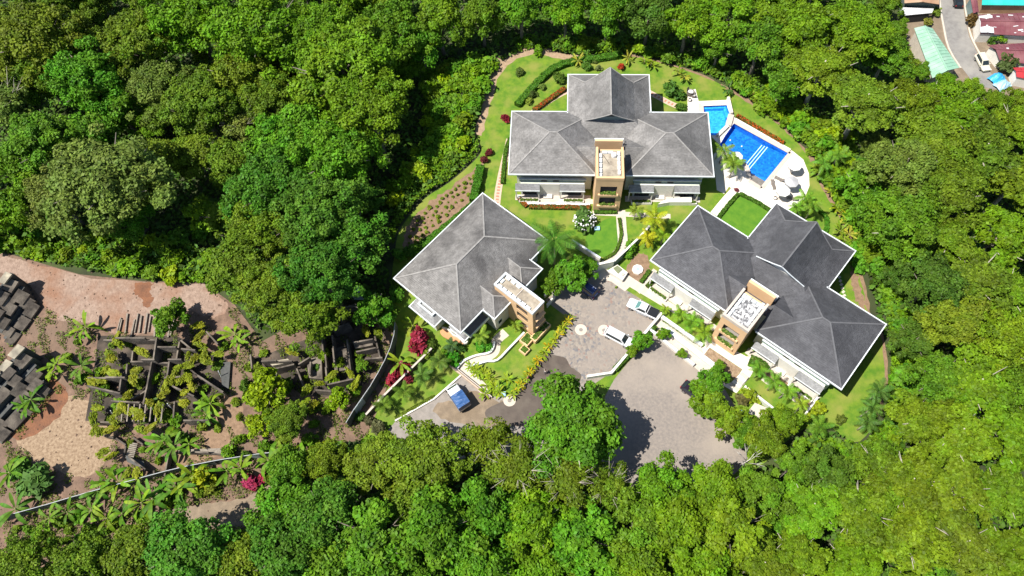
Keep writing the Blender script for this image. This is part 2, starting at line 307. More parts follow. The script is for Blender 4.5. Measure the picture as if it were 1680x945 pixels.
# ------------------------------------------------------------------ the lie of the land
GARDEN = [(783,222),(792,195),(801,160),(815,120),(845,93),(885,83),(920,92),(960,97),(1022,90),(1062,97),(1110,110),(1160,127),(1205,152),(1245,178),(1285,208),(1318,243),(1338,272),(1348,302),(1368,335),(1388,372),(1404,420),(1416,460),(1426,512),(1450,562),(1453,622),(1441,682),(1411,724),(1382,716),(1350,695),(1300,715),
          (1240,770),(1140,800),(1000,790),(900,740),(780,745),(600,770),(610,690),(650,600),(640,500),(648,412),(658,374),(694,328),(736,300),(778,264),(790,245)]
RUINS = [(-60,405),(20,418),(130,450),(240,462),(330,462),(385,500),(430,560),(540,500),(640,500),(650,600),(600,720),(480,745),(440,850),(360,880),(200,900),(-60,960)]
garden_w = P2(smooth(GARDEN, 3)); ruins_w = P2(RUINS)
PLATE = [garden_w, ruins_w]
def seg_dist(X, Y, poly):
    D = np.full(X.shape, 1e9); ins = np.zeros(X.shape, bool); n = len(poly)
    for i in range(n):
        a, b = poly[i], poly[(i+1) % n]; ax, ay, bx, by = a.x, a.y, b.x, b.y; dx, dy = bx-ax, by-ay; l2 = dx*dx+dy*dy+1e-9
        t = np.clip(((X-ax)*dx+(Y-ay)*dy)/l2, 0, 1); D = np.minimum(D, np.hypot(X-ax-t*dx, Y-ay-t*dy))
        if abs(dy) > 1e-9:
            c = ((ay > Y) != (by > Y)) & (X < dx*(Y-ay)/dy+ax); ins ^= c
    D[ins] = 0
    return D
def height(X, Y):
    X = np.atleast_1d(np.asarray(X, float)); Y = np.atleast_1d(np.asarray(Y, float))
    d = np.minimum(seg_dist(X, Y, PLATE[0]), seg_dist(X, Y, PLATE[1]))
    t = np.clip((d-2.5)/42, 0, 1); return -9.0*(t*t*(3-2*t))-0.03
def hgt(x, y): return float(height(x, y)[0])
POOL_LO = [(1178,242),(1190,222),(1205,201),(1296,252),(1260,294),(1249.6,307.3),(1230.5,295),(1228.5,276),(1222,267)]
POOL_UP = [(1152.3,172.3),(1192,170.8),(1197.9,189.3),(1192.6,205.7),(1175.6,222),(1163,222),(1155,200)]
pool_lo, pool_up = P2(POOL_LO), P2(POOL_UP)
step = 2.0; xs = np.arange(-230, 231, step); ys = np.arange(-90, 291, step)
X, Y = np.meshgrid(xs, ys); Z = height(X.ravel(), Y.ravel()).reshape(X.shape)
nx, ny = len(xs), len(ys); verts = np.stack([X.ravel(), Y.ravel(), Z.ravel()], 1)
near_pool = (np.minimum(seg_dist(X.ravel(), Y.ravel(), pool_lo), seg_dist(X.ravel(), Y.ravel(), pool_up)) < 0.05).reshape(X.shape)
faces = []
def cell_hits_pool(i, j):
    for a in np.linspace(0, 1, 5):
        for b in np.linspace(0, 1, 5):
            x, y = xs[i]+a*step, ys[j]+b*step
            if inside(pool_lo, x, y) or inside(pool_up, x, y): return True
    return False
pb = [p for p in pool_lo+pool_up]; px0, px1, py0, py1 = min(p.x for p in pb), max(p.x for p in pb), min(p.y for p in pb), max(p.y for p in pb)
for j in range(ny-1):
    for i in range(nx-1):
        if px0-3 < xs[i] < px1+1 and py0-3 < ys[j] < py1+1 and cell_hits_pool(i, j): continue
        k = j*nx+i; faces.append((k, k+1, k+nx+1, k+nx))
g = MB(); g.v = [tuple(v) for v in verts]; g.f = faces
struct(g.build('ground', FLOOR, None, True))
far = MB()                                      # the land goes on beyond the surveyed square
for a, b, c, d in ((-1500, 1500, 290, 1500), (-1500, 1500, -1500, -90), (-1500, -230, -90, 290), (230, 1500, -90, 290)):
    far.add([(a, c, -9.05), (b, c, -9.05), (b, d, -9.05), (a, d, -9.05)], [(0, 1, 2, 3)])
struct(far.build('terrain', FLOOR))
# lawns, beds, paving
struct(sheet('lawn', P2(smooth(GARDEN, 3)), 0.0, GRASS, [pool_lo, pool_up]))
struct(sheet('ruin_yard', P2(RUINS), 0.006, DIRT))
for nm, pts, z, mt in [
    ('pink_yard', [(-40,405),(20,422),(130,452),(240,464),(330,466),(372,500),(350,520),(300,510),(255,545),(190,548),(150,530),(90,525),(60,480),(20,450),(-40,440)], .01, PINKD),
    ('dry_yard', [(55,690),(100,650),(150,660),(190,700),(180,740),(150,780),(90,770),(30,730)], .012, STRAW),
    ('red_bank', [(30,640),(70,615),(110,640),(90,690),(40,720),(5,700)], .016, REDSOIL),
    ('red_bank', [(228,462),(252,466),(246,478),(250,492),(240,505),(232,490),(222,480)], .016, REDSOIL),
    ('red_bank', [(330,660),(380,640),(400,690),(370,740),(290,770),(270,755),(330,715)], .016, SOIL),
    ('dirt_track', [(205,900),(225,865),(290,835),(345,825),(400,818),(450,790),(540,775),(545,800),(470,830),(420,860),(330,870),(260,890)], .02, TRACK),
    ('soil_bed', [(663,405),(668,375),(700,335),(740,308),(786,270),(797,262),(786,300),(776,330),(700,392),(672,410)], .012, SOIL),
    ('soil_bed', [(1035,425),(1055,415),(1066,440),(1060,465),(1045,470),(1028,448)], .012, SOIL),
    ('soil_bed', [(1397,436),(1404,448),(1412,470),(1420,503),(1414,510),(1404,488),(1398,462)], .012, SOIL),
    ('dry_verge', [(786,130),(800,100),(822,96),(808,135),(797,160),(789,158)], .014, STRAW),
    ('mown_lawn', [(1176,358),(1208,318),(1262,345),(1232,391)], .012, GRASS2),
    ('mown_lawn', [(968,375),(1000,358),(1012,362),(1016,400),(990,422),(962,405)], .012, GRASS2)]:
    if mt in (DIRT, PINKD, STRAW, REDSOIL, SOIL, TRACK): pts = [(x+random.uniform(-3, 3), y+random.uniform(-2.5, 2.5)) for x, y in smooth(smooth(pts, 3), 2)]
    struct(sheet(nm, P2(smooth(pts, 2 if mt is not GRASS2 else 4)), z, mt))
edge = smooth(GARDEN[:27], 4, False)
for a, b in ((0, 26), (28, 44), (46, 62), (64, len(edge)-6)):
    struct(sheet('garden_border', [p+Vector((random.uniform(-.22, .22), random.uniform(-.22, .22), 0)) for p in strip(P2(edge[a:b+2]), 1.7 if a == 0 else .55)], .008, SOIL if a else SANDY))
struct(sheet('court', P2([(893,492),(955,452),(1003,458),(1024,474),(1034,480),(1090,515),(1083,527),(1003,611),(960,640),(900,660),(840,655),(893,580),(936,525)]), .012, COBBLE))
struct(sheet('driveway', P2([(590,760),(650,690),(712,654),(762,610),(806,650),(845,655),(900,650),(960,630),(950,700),(850,760),(700,770)]), .02, CONC))
struct(sheet('driveway_dirt', [p+Vector((random.uniform(-.3, .3), random.uniform(-.3, .3), 0)) for p in P2(smooth([(712,668),(748,655),(775,640),(806,655),(840,664),(838,690),(790,700),(730,690)], 6))], .024, TRACK))
struct(sheet('wet_driveway', P2(smooth([(899,573),(905,581),(916,584),(927,587),(932,594),(936,602),(944,607),(952,625),(905,690),(850,700),(805,690),(798,672),(838,652),(858,628),(880,597)], 4)), .028, WET))
struct(sheet('parking_lot', P2(smooth([(1008,622),(1050,575),(1090,535),(1115,552),(1150,590),(1190,640),(1218,690),(1235,735),(1190,790),(1080,800),(990,770),(985,680)], 2)), .014, ASPH))
# paths
def path(name, pts, w, z, mt, n=5):
    return struct(sheet(name, strip(P2(smooth(pts, n, False)), w), z, mt))
path('path', [(1018,345),(1020,375),(1021,400),(1010,420),(992,434)], 1.7, .02, CREAM)
path('path', [(972,349),(1100,355)], 1.0, .022, CREAM, 1)
path('path', [(1172,352),(1190,330),(1210,308)], 1.6, .02, DECK)
path('path', [(1077,444),(1058,466),(1045,478)], 1.3, .018, CREAM)
path('path', [(850,326),(975,331)], 1.0, .02, CREAM, 1)
path('path', [(800,645),(778,622),(762,605),(775,592),(800,585),(812,575),(814,560),(830,545)], 1.6, .024, CREAM)
# brick-tiled garden walks
def tiled_walk(pts, w, n):
    P_ = P2(smooth(pts, 8, False)); o = struct(sheet('garden_walk', strip(P_, w), .018, PINKC))
    tile = MB().box(-.26, .26, -.17, .17, 0, .03).mesh('brick_tile', BRICKT)
    Ls = [0]
    for a, b in zip(P_, P_[1:]): Ls.append(Ls[-1]+(b-a).length)
    for k in range(n):
        t = Ls[-1]*(k+.5)/n; i = max(j for j in range(len(Ls)) if Ls[j] <= t); i = min(i, len(P_)-2)
        p = P_[i].lerp(P_[i+1], (t-Ls[i])/max(1e-6, Ls[i+1]-Ls[i])); d = P_[i+1]-P_[i]
        put('brick_tile', tile, o, (p.x, p.y, .018), math.atan2(d.y, d.x)+math.pi/2)
tiled_walk([(815,335),(818,310),(824,280),(831,250),(836,228)], 1.25, 22)
tiled_walk([(872,186),(895,170),(915,157),(934,148)], 1.2, 13)
tiled_walk([(1062,150),(1085,162),(1105,172),(1124,178)], 1.2, 11)
st = MB().box(-.28, .28, -.2, .2, 0, .05).mesh('stepping_stone', CREAM)
sw = struct(sheet('stepping_walk', strip(P2([(1379,452),(1386,490)]), .9), .012, GRASS2))
for k in range(7):
    p = G(1377+1.6*k, 455+6*k); put('stepping_stone', st, sw, (p.x, p.y, .012), random.uniform(.4, .7))
# manhole rosettes set in the court
for (px_, py_, mt) in ((953, 541, 0), (991, 542, 0), (836, 657, 0)):
    p = G(px_, py_); b = MB().cyl((0, 0), 1.0, 1.0, 0.0, .03, 20)
    o = struct(b.build('court_rosette', CREAM)); o.location = (p.x, p.y, .02)
    q = put('manhole_cover', MB().cyl((0, 0), .33, .33, 0, .015, 14).mesh('manhole_cover', CONC), o, (0, 0, .03))
# ------------------------------------------------------------------ pools
def basin(name, poly, zb, tile, parent, coping=.35):
    mb = MB(); n = len(poly); tri = tessellate_polygon([[Vector((p.x, p.y, 0)) for p in poly]])
    mb.add([(p.x, p.y, zb) for p in poly]+[(p.x, p.y, 0.03) for p in poly], [tuple(t) for t in tri]+[(i, (i+1) % n, (i+1) % n+n, i+n) for i in range(n)])
    o = mb.build(name, tile, parent)
    return o
DECKP = [(1128,150),(1141,146),(1146,166),(1196,164),(1205,192),(1302,249),(1318,262),(1327,285),(1328,305),(1318,330),(1290,345),(1262,345),(1240,332),(1210,318),(1196,306),(1188,318),(1176,312),(1170,255),(1180,238),(1168,225),(1150,200),(1128,190)]
struct(sheet('pool_terrace', P2(DECKP), .026, DECK, [pool_lo, pool_up]))
po = tag(put('swimming_pool', None, None, (0, 0, 0)), 'large deep-blue swimming pool with pale steps beside the white sun terrace', 'pool')
basin('pool_basin', pool_lo, -1.5, TILED, po)
s0, s1 = G(1252, 230.5), G(1222, 266.5); dd = (s1-s0); nn = Vector((-dd.y, dd.x, 0)).normalized()
a0, a1 = G(1296, 252), G(1260, 294)
if (a0-s0).dot(nn) < 0: nn = -nn
MB().prism([s0+nn*1.35, s1+nn*1.35, G(1228.5, 276), a1, a0], -1.49, -.95).build('shallow_floor', TILED, po)
for k in range(3):
    o_ = s0+nn*(k*.55+.05); e_ = s1+nn*(k*.55+.05)
    MB().prism([o_+nn*.0, e_, e_+nn*.54, o_+nn*.54], -1.49, -1.3+.13*k).build('pool_step', TILED, po)
    MB().prism([o_, e_, e_+nn*.16, o_+nn*.16], -1.299+.13*k, -1.27+.13*k).build('step_nosing', TILES, po)
q = [G(1228.5, 276), G(1260, 294), G(1249.6, 307.3), G(1230.5, 295)]
mbb = MB(); mbb.add([(q[0].x, q[0].y, -.93), (q[1].x, q[1].y, -.93), (q[2].x, q[2].y, -.02), (q[3].x, q[3].y, -.02)], [(0, 1, 2, 3)]); mbb.build('beach_ramp', BEACH, po)
# water stops short of the dry beach ramp
wl = P2([(1178,242),(1190,222),(1205,201),(1296,252),(1260,294),(1228.5,276),(1222,267)])
sheet('water_surface', wl, -.12, WATER, parent=po)
for k, (x_, y_) in enumerate(((1198, 230), (1217, 240))):
    p = G(x_, y_, -.11); put('pool_float', MB().cyl((0, 0), .16, .1, 0, .12, 10).mesh('pool_float', CANVAS), po, (p.x, p.y, -.13))
for a, b in (((1203,199),(1297,250.5)), ((1297.5,250.5),(1261,295.5)), ((1260.6,295.9),(1250,309.5)), ((1249,309.5),(1228.6,296.5)), ((1228.6,295.5),(1226.5,277)), ((1226.3,276),(1220,268.5))):
    ribbon(MB(), [G(*a), G(*b)], .75, .0, .07).build('coping', COPING, po)
ribbon(MB(), [G(1206, 196.5), G(1296, 247.5)], .4, 0, .35).build('pool_wall', DECK, po)
pu = tag(put('swimming_pool', None, None, (0, 0, 0)), 'small light-blue upper pool at the corner of the north villa roof', 'pool')
basin('pool_basin', pool_up, -1.1, TILEL, pu); sheet('water_surface', pool_up, -.06, WATER, parent=pu)
MB().prism(P2([(1152.8,172.8),(1191.5,171.3),(1192,175),(1154,176.5)]), -1.09, -.45).build('pool_bench', TILEL, pu)
MB().prism(P2([(1188,176),(1192.3,175),(1196.5,189),(1192,191)]), -1.09, -.45).build('pool_bench', TILEL, pu)
ribbon(MB(), [G(1151, 171), G(1194, 169.3)], 1.0, .0, .10).build('coping', DECK, pu)
ribbon(MB(), [G(1150, 171), G(1152, 200)], .9, .0, .09).build('coping', COPING, pu)
ribbon(MB(), [G(1193.6, 163), G(1199.5, 189)], .45, 0, .8).build('pool_wall', DECK, pu)
ribbon(MB(), [G(1199, 190), G(1194, 207.5)], 1.1, 0, .45).build('weir_wall', COPING, pu)
ribbon(MB(), [G(1193, 208.5), G(1176, 225)], .6, 0, .6).build('weir_wall', DECK, pu)
# ------------------------------------------------------------------ villas
EV = 6.6
def hip(x0, x1, y0, y1, z, pitch, axis, e0=True, e1=True, drop=.22):
    """closed hip roof; axis 'u' ridge along x, 'v' along y; e0/e1: hipped (or plain) ends"""
    mb = MB()
    if axis == 'u':
        h = (y1-y0)/2; zc = z+h*pitch; ym = (y0+y1)/2; a = (x0+(h if e0 else 0), ym, zc); b = (x1-(h if e1 else 0), ym, zc)
        vs_ = [(x0, y0, z), (x1, y0, z), (x1, y1, z), (x0, y1, z), a, b]; fs = [(0, 1, 5, 4), (1, 2, 5), (2, 3, 4, 5), (3, 0, 4)]
    else:
        h = (x1-x0)/2; zc = z+h*pitch; xm = (x0+x1)/2; a = (xm, y0+(h if e0 else 0), zc); b = (xm, y1-(h if e1 else 0), zc)
        vs_ = [(x0, y0, z), (x1, y0, z), (x1, y1, z), (x0, y1, z), a, b]; fs = [(0, 1, 4), (1, 2, 5, 4), (2, 3, 5), (3, 0, 4, 5)]
    vs_ += [(p[0], p[1], z-drop) for p in vs_[:4]]; fs += [(9, 8, 7, 6), (0, 6, 7, 1), (1, 7, 8, 2), (2, 8, 9, 3), (3, 9, 6, 0)]
    mb.add(vs_, fs); return mb, vs_
def caps(parent, segs, mt, w=.26):
    for a, b in segs:
        a, b = Vector(a), Vector(b); MB().beam(a+Vector((0, 0, .03)), b+Vector((0, 0, .03)), w, .09).build('ridge_cap', mt, parent)
def gutters(parent, pts, z=EV):
    n = len(pts)
    for i in range(n-1):
        a, b = Vector((*pts[i], z-.06)), Vector((*pts[i+1], z-.06)); d = (b-a).normalized(); nrm = Vector((d.y, -d.x, 0))
        MB().beam(a+nrm*.11-d*.0, b+nrm*.11+d*.22, .17, .28).build('gutter', FASCIA, parent)
def opening_wall(t, face, a0, a1, d0, d1, z0, z1, ops, mt):
    """wall panel pierced by openings [(p0,p1,q0,q1)], built as piers and spandrels. face 'v': along u at v in d0..d1; 'u': along v at u in d0..d1"""
    xs_ = sorted({a0, a1, *[o[0] for o in ops], *[o[1] for o in ops]}); zs_ = sorted({z0, z1, *[o[2] for o in ops], *[o[3] for o in ops]}); mb = MB()
    for i in range(len(xs_)-1):
        run = None
        for j in range(len(zs_)-1):
            cx, cz = (xs_[i]+xs_[i+1])/2, (zs_[j]+zs_[j+1])/2
            if any(o[0] < cx < o[1] and o[2] < cz < o[3] for o in ops): continue
            if face == 'v': mb.box(xs_[i], xs_[i+1], d0, d1, zs_[j], zs_[j+1])
            else: mb.box(d0, d1, xs_[i], xs_[i+1], zs_[j], zs_[j+1])
    return mb.build('wall', mt, t)
def leafstrip(t, name, x0, x1, y0, y1, z, hgt_, col, n, size=.22):
    o = leaf_cloud(name, np.stack([rng.uniform(x0, x1, n), rng.uniform(y0, y1, n), z+rng.uniform(0, hgt_, n)], 1), size, LEAF); o.parent = t; o.color = rgb(col); return o
def quads(name, c, nrm, size, mt, tone=None, lum=None, aspect=.62):
    """rhombic leaves at points c facing nrm"""
    n = len(c); size = np.broadcast_to(size, (n,))
    nrm = nrm/np.linalg.norm(nrm, axis=1, keepdims=True); rv = rng.normal(size=(n, 3)); a = np.cross(nrm, rv); a /= np.linalg.norm(a, axis=1, keepdims=True)+1e-9; b = np.cross(nrm, a)
    s_ = size[:, None]; V = np.empty((n, 4, 3)); V[:, 0] = c-a*s_; V[:, 1] = c+b*s_*aspect; V[:, 2] = c+a*s_; V[:, 3] = c-b*s_*aspect
    me = bpy.data.meshes.new(name); me.vertices.add(4*n); me.vertices.foreach_set('co', V.astype(np.float32).ravel())
    me.loops.add(4*n); me.loops.foreach_set('vertex_index', np.arange(4*n, dtype=np.int32)); me.polygons.add(n); me.polygons.foreach_set('loop_start', np.arange(0, 4*n, 4, dtype=np.int32))
    me.update(calc_edges=True)
    for nm, arr in (('tone', rng.random(n) if tone is None else tone), ('lum', rng.random(n) if lum is None else lum)):
        at = me.attributes.new(nm, 'FLOAT', 'FACE'); at.data.foreach_set('value', np.asarray(arr, np.float32))
    me.materials.append(mt)
    return me
def leaf_cloud(name, c, size, mt, up=1.2):
    n = len(c); nrm = rng.normal(size=(n, 3))*.6; nrm[:, 2] += up
    return put(name, quads(name, c, nrm, rng.uniform(.6, 1.2, n)*size, mt))
def window(t, face, a0, a1, d, z0, z1, sgn, mt=GLASS, fr=True):
    """framed pane just proud of a wall; d: wall plane, sgn: outward"""
    mb = MB()
    if face == 'v': mb.box(a0, a1, min(d, d+sgn*.03), max(d, d+sgn*.03), z0, z1)
    else: mb.box(min(d, d+sgn*.03), max(d, d+sgn*.03), a0, a1, z0, z1)
    w_ = mb.build('window', mt, t)
    if fr:
        f = MB(); e = .07; D0, D1 = d+sgn*.002, d+sgn*.06; D0, D1 = min(D0, D1), max(D0, D1)
        for r_ in ((a0-e, a1+e, z0-e, z0), (a0-e, a1+e, z1, z1+e), (a0-e, a0, z0, z1), (a1, a1+e, z0, z1)):
            if face == 'v': f.box(r_[0], r_[1], D0, D1, r_[2], r_[3])
            else: f.box(D0, D1, r_[0], r_[1], r_[2], r_[3])
        f.build('frame', FASCIA, w_)
    return w_
def villa(fr, name, label, shm, capm, deckm, tv0, messy):
    t = root(name, fr.o, fr.a, label, 'villa', 'villas of the walled estate', .972 if messy else 1.0); U = 35.3; V = 13.8
    # walls
    MB().box(1.2, 14.6, 1.5, 12.7, 0, EV-.15).build('wall', MINT, t)
    MB().box(20.7, 34.1, 1.5, 12.7, 0, EV-.15).build('wall', MINT, t)
    MB().box(14.6, 20.7, 3.4, 12.7, 0, EV-.16).build('wall', MINT, t)
    MB().box(11.4, 23.8, 12.7, 21.6, 0, EV-.15).build('wall', MINT, t)
    # upper storey windows on front and flanks; wide dark front glass imitates eave shade
    for a, b in ((1.5, 5.2), (5.5, 9.6), (9.9, 14.3)):
        for off in (0, 19.5): window(t, 'v', a+off, b+off, 1.5, 4.2, 6.3, -1)
    for a in (3, 6, 9):
        window(t, 'u', a, a+1.6, 1.2, 4.2, 5.8, -1); window(t, 'u', a, a+1.6, 34.1, 4.2, 5.8, 1); window(t, 'u', a, a+1.6, 1.2, .9, 2.6, -1); window(t, 'u', a, a+1.6, 34.1, .9, 2.6, 1)
    for a in (14.5, 18):
        window(t, 'u', a, a+1.6, 11.4, 4.2, 5.8, -1); window(t, 'u', a, a+1.6, 23.8, 4.2, 5.8, 1)
    for a in (13, 16.5, 20): window(t, 'v', a, a+2, 21.6, 4.2, 5.8, 1)
    # ground floor front: projecting rooms, lean-to roofs, planters
    for k, off in enumerate((0, 20.2)):
        MB().box(1.9+off, 13.3+off, .1, 1.5, 0, 3.55).build('projecting_room', MINT, t)
        MB().box(5.36+off, 8.92+off, -.02, .1, 0, 3.62).build('front_panel', WHITE, t)
        MB().box(1.7+off, 13.5+off, .55, .8, 3.55, 4.15).build('balcony_parapet', TEAL, t)  # grey-green face has the eave shade put into its colour
        MB().box(1.65+off, 13.6+off, .5, .85, 4.151, 4.27).build('parapet_coping', FASCIA, t)
        for a in (5.6, 7.7): MB().box(a+off, a+1.05+off, .52, .549, 3.62, 4.1).build('vent_opening', DARK, t)
        for a, b in ((1.0, 5.35), (8.95, 13.4)):
            a += off; b += off
            lt = MB(); lt.add([(a, .12, 3.56), (b, .12, 3.56), (b, -.95, 2.86), (a, -.95, 2.86), (a, .12, 3.42), (b, .12, 3.42), (b, -.95, 2.74), (a, -.95, 2.74)], [(0, 3, 2, 1), (4, 5, 6, 7), (0, 1, 5, 4), (1, 2, 6, 5), (2, 3, 7, 6), (3, 0, 4, 7)])
            lt.build('lean_to_roof', SHP, t)
            MB().box(a-.05, b+.05, -1.05, -.952, 2.7, 2.9).build('gutter', FASCIA, t)
            for pp in (a+.15, b-.15): MB().box(pp-.1, pp+.1, -.85, -.65, 0, 2.78).build('post', WHITE, t)
            window(t, 'v', a+1.2 if a < 2+off else a+.4, b-.5, .1, .1, 2.5, -1)
            pl = MB().box(a+.6 if a < 2+off else a-.1, b-.1, -1.75, -1.1, 0, .55).build('planter', WHITE, t)
            leafstrip(pl, 'planting', a+.8, b-.3, -1.65, -1.2, .55, .3, (.09, .15, .02), 260, .16)
        MB().box(6.0+off, 7.6+off, -.8, -.03, 0, .5).build('entrance_step', WHITE, t)
    MB().box(.9, 14.6, -1.1, .09, 0, .05).build('veranda_floor', COPING, t); MB().box(20.8, 34.2, -1.1, .09, 0, .05).build('veranda_floor', COPING, t)
    # roofs
    for a, b in ((0, 15.1), (20.2, U)):
        mb, v = hip(a, b, 0, V, EV, .42, 'u'); mb.build('roof', shm, t)
        caps(t, [(v[0], v[4]), (v[1], v[5]), (v[3], v[4]), (v[2], v[5]), (v[4], v[5])], capm)
    MB().box(14.9, 20.4, 3.3, 13.7, EV-.3, EV-.05).build('roof_slab', shm, t)
    # bell-cast Dutch gable over the rear block
    x0, x1, y0, y1 = 10.2, 25.1, 7.8, 22.7; xm = (x0+x1)/2; prof = [(0, 0), (1.5, .62), (3.0, 1.32), (4.6, 2.25), (6.1, 3.22), (7.45, 4.2)]; g0, g1 = y0+3.0, y1-3.0
    prow = lambda dx: .05+.95*(dx-3)/4.45
    mb = MB(); nP = len(prof)
    for sgn, xb in ((1, x0), (-1, x1)):
        o = len(mb.v)
        for i, (dx, dz) in enumerate(prof):
            ya, yb = (y0+dx, y1-dx) if dx <= 3.0 else (g0-prow(dx), g1+prow(dx))
            mb.v += [(xb+sgn*dx, ya, EV+dz), (xb+sgn*dx, yb, EV+dz)]
        for i in range(nP-1): mb.f.append((o+2*i, o+2*i+1, o+2*i+3, o+2*i+2))
    for y, d in ((y0, 1), (y1, -1)):
        o = len(mb.v)
        for dx, dz in prof[:3]: mb.v += [(x0+dx, y+d*dx, EV+dz), (x1-dx, y+d*dx, EV+dz)]
        for i in range(2): mb.f.append((o+2*i, o+2*i+1, o+2*i+3, o+2*i+2))
        top = [(x0+3, y+d*3.0, EV+1.32), (x1-3, y+d*3.0, EV+1.32), (x1-3, y+d*3.35, EV+1.40), (x0+3, y+d*3.35, EV+1.40)]; mb.add(top, [(0, 1, 2, 3)])
    mb.add([(x0, y0, EV), (x1, y0, EV), (x1, y1, EV), (x0, y1, EV), (x0, y0, EV-.2), (x1, y0, EV-.2), (x1, y1, EV-.2), (x0, y1, EV-.2)], [(4, 5, 6, 7), (0, 1, 5, 4), (1, 2, 6, 5), (2, 3, 7, 6), (3, 0, 4, 7)])
    mb.build('roof', shm, t)
    for y, d in ((g0+.2, -1), (g1-.2, 1)):
        gb = MB(); ring = [(x0+dx, EV+dz-.12) for dx, dz in prof[2:]]+[(x1-dx, EV+dz-.12) for dx, dz in prof[2:-1][::-1]]
        gb.add([(x, y, z) for x, z in ring], [tuple(range(len(ring)))]); ge = gb.build('gable_end', TEAL if not messy else WHITE, t)
        MB().box(xm-.7, xm+.7, min(y+d*.004, y+d*.05), max(y+d*.004, y+d*.05), EV+2.3, EV+3.0).build('louvre', DARK, ge)
        for sgn, xb in ((1, x0), (-1, x1)):
            caps(t, [((xb+sgn*prof[i][0], y+d*(.15+prow(prof[i][0])), EV+prof[i][1]), (xb+sgn*prof[i+1][0], y+d*(.15+prow(prof[i+1][0])), EV+prof[i+1][1])) for i in range(2, nP-1)], capm if not messy or d > 0 else FASCIA, .16)
    caps(t, [((xm, g0-.95, EV+4.2), (xm, g1+.95, EV+4.2)), ((x0, y1, EV), (x0+3, y1-3, EV+1.32)), ((x1, y1, EV), (x1-3, y1-3, EV+1.32))], capm)
    # small cross roofs either side of the stair tower
    for sgn, xb in ((1, 15.05), (-1, 20.25)):
        d = MB(); A = (xb-sgn*3.5, 4.9, 8.06); B = (xb, 4.9, 8.06); C = (xb, 1.4, 6.55); D = (xb, 8.4, 6.55); d.add([A, B, C, D], [(0, 1, 2), (0, 3, 1), (0, 2, 3), (1, 3, 2)]); d.build('cross_roof', shm, t)
    gutters(t, [(0, V), (0, 0), (15.0, 0)]); gutters(t, [(20.3, 0), (U, 0), (U, V), (x1, V), (x1, y1), (x0, y1), (x0, V), (0, V)])
    # stair tower
    a0, a1, b0, b1, T = 15.0, 19.6, tv0, 3.2, 10.3
    opening_wall(t, 'v', a0, a1, b0, b0+.3, 0, T-.7, [(a0+.85, a1-.9, 5.75, 7.75), (a0+.85, a1-.9, 2.35, 4.35)], ORANGE)
    MB().box(a0, a0+.3, b0+.3, b1, 0, T-.7).build('wall', ORANGE, t); MB().box(a1-.3, a1, b0+.3, b1, 0, T-.7).build('wall', ORANGE, t); MB().box(a0+.3, a1-.3, b1-.3, b1, 0, T-.7).build('wall', ORANGE, t)
    MB().box(a0+.3, a1-.3, b0+1.7, b0+1.8, 0, T-.75).build('inner_wall', ORANGE, t)
    for z in (2.2, 5.6): MB().box(a0+.3, a1-.3, b0+.3, b0+1.7, z-.2, z).build('landing', CONC, t)
    for z in (1.75, 5.15):
        pl = MB().box(a0+.55, a1-.6, b0-.35, b0-.002, z, z+.5).build('planter', ORANGE, t)
        leafstrip(pl, 'planting', a0+.9, a1-1.0, b0-.28, b0+.35, z+.5, .35, (.09, .16, .02), 260, .15)
    MB().box(a0+.3, a1-.3, b0+.3, b1-.3, T-.95, T-.71).build('roof_deck', deckm, t)
    for r_ in ((a0-.05, a1+.05, b0-.05, b0+.35), (a0-.05, a0+.35, b0+.35, b1), (a1-.35, a1+.05, b0+.35, b1)): MB().box(*r_, T-.7, T).build('parapet', ORANGE if not messy else COPING, t)
    MB().box(a0-.1, a1+.1, 5.2, 5.65, EV-.2, T-1.0).build('rear_parapet', ORANGE, t); MB().box(a0-.15, a1+.35, 6.3, 6.55, EV-.2, T-1.9).build('rear_coping', FASCIA, t)
    blk = MB().box(-.22, .22, -.42, .42, 0, .3).mesh('roof_block', FASCIA)
    for k in range(5):
        put('roof_block', blk, t, (a0+.75, b0+.9+k*1.02, T-.71), random.uniform(-.06, .06)); put('roof_block', blk, t, (a1-.75, b0+1.5+k*.98, T-.71), random.uniform(-.06, .06))
    for k in range(2 if not messy else 4): put('roof_block', blk, t, (a0+1.5+k*.95, b1-.75, T-.71), math.pi/2)
    if not messy:
        put('water_tank', MB().tube([(0, 0, 0), (0, 0, .55), (0, 0, .7)], [.46, .46, .3], 16).mesh('water_tank', CANVAS), t, (a1-1.55, b1-1.4, T-.71))
        MB().beam((a0+1.2, b1-1.2, T-.68), (a0+2.2, b1-3.0, T-.68), .06, .05).build('pipe', RAILM, t)
    else:
        for k in range(14):
            x, y = random.uniform(a0+1, a1-1.2), random.uniform(b0+.8, b1-1); an = random.uniform(0, 3.1); l = random.uniform(.3, 1.3)
            MB().beam((x, y, T-.66), (x+math.cos(an)*l, y+math.sin(an)*l, T-.64), random.uniform(.1, .3), .07).build('loose_membrane', CANVAS, t)
    return t
F1 = FR(835.1, 285.1, EV, -7.2); F3 = FR(1068.5, 426.9, EV*.972, -45.2); F2 = FR(647.6, 456.6, EV, -45.9)
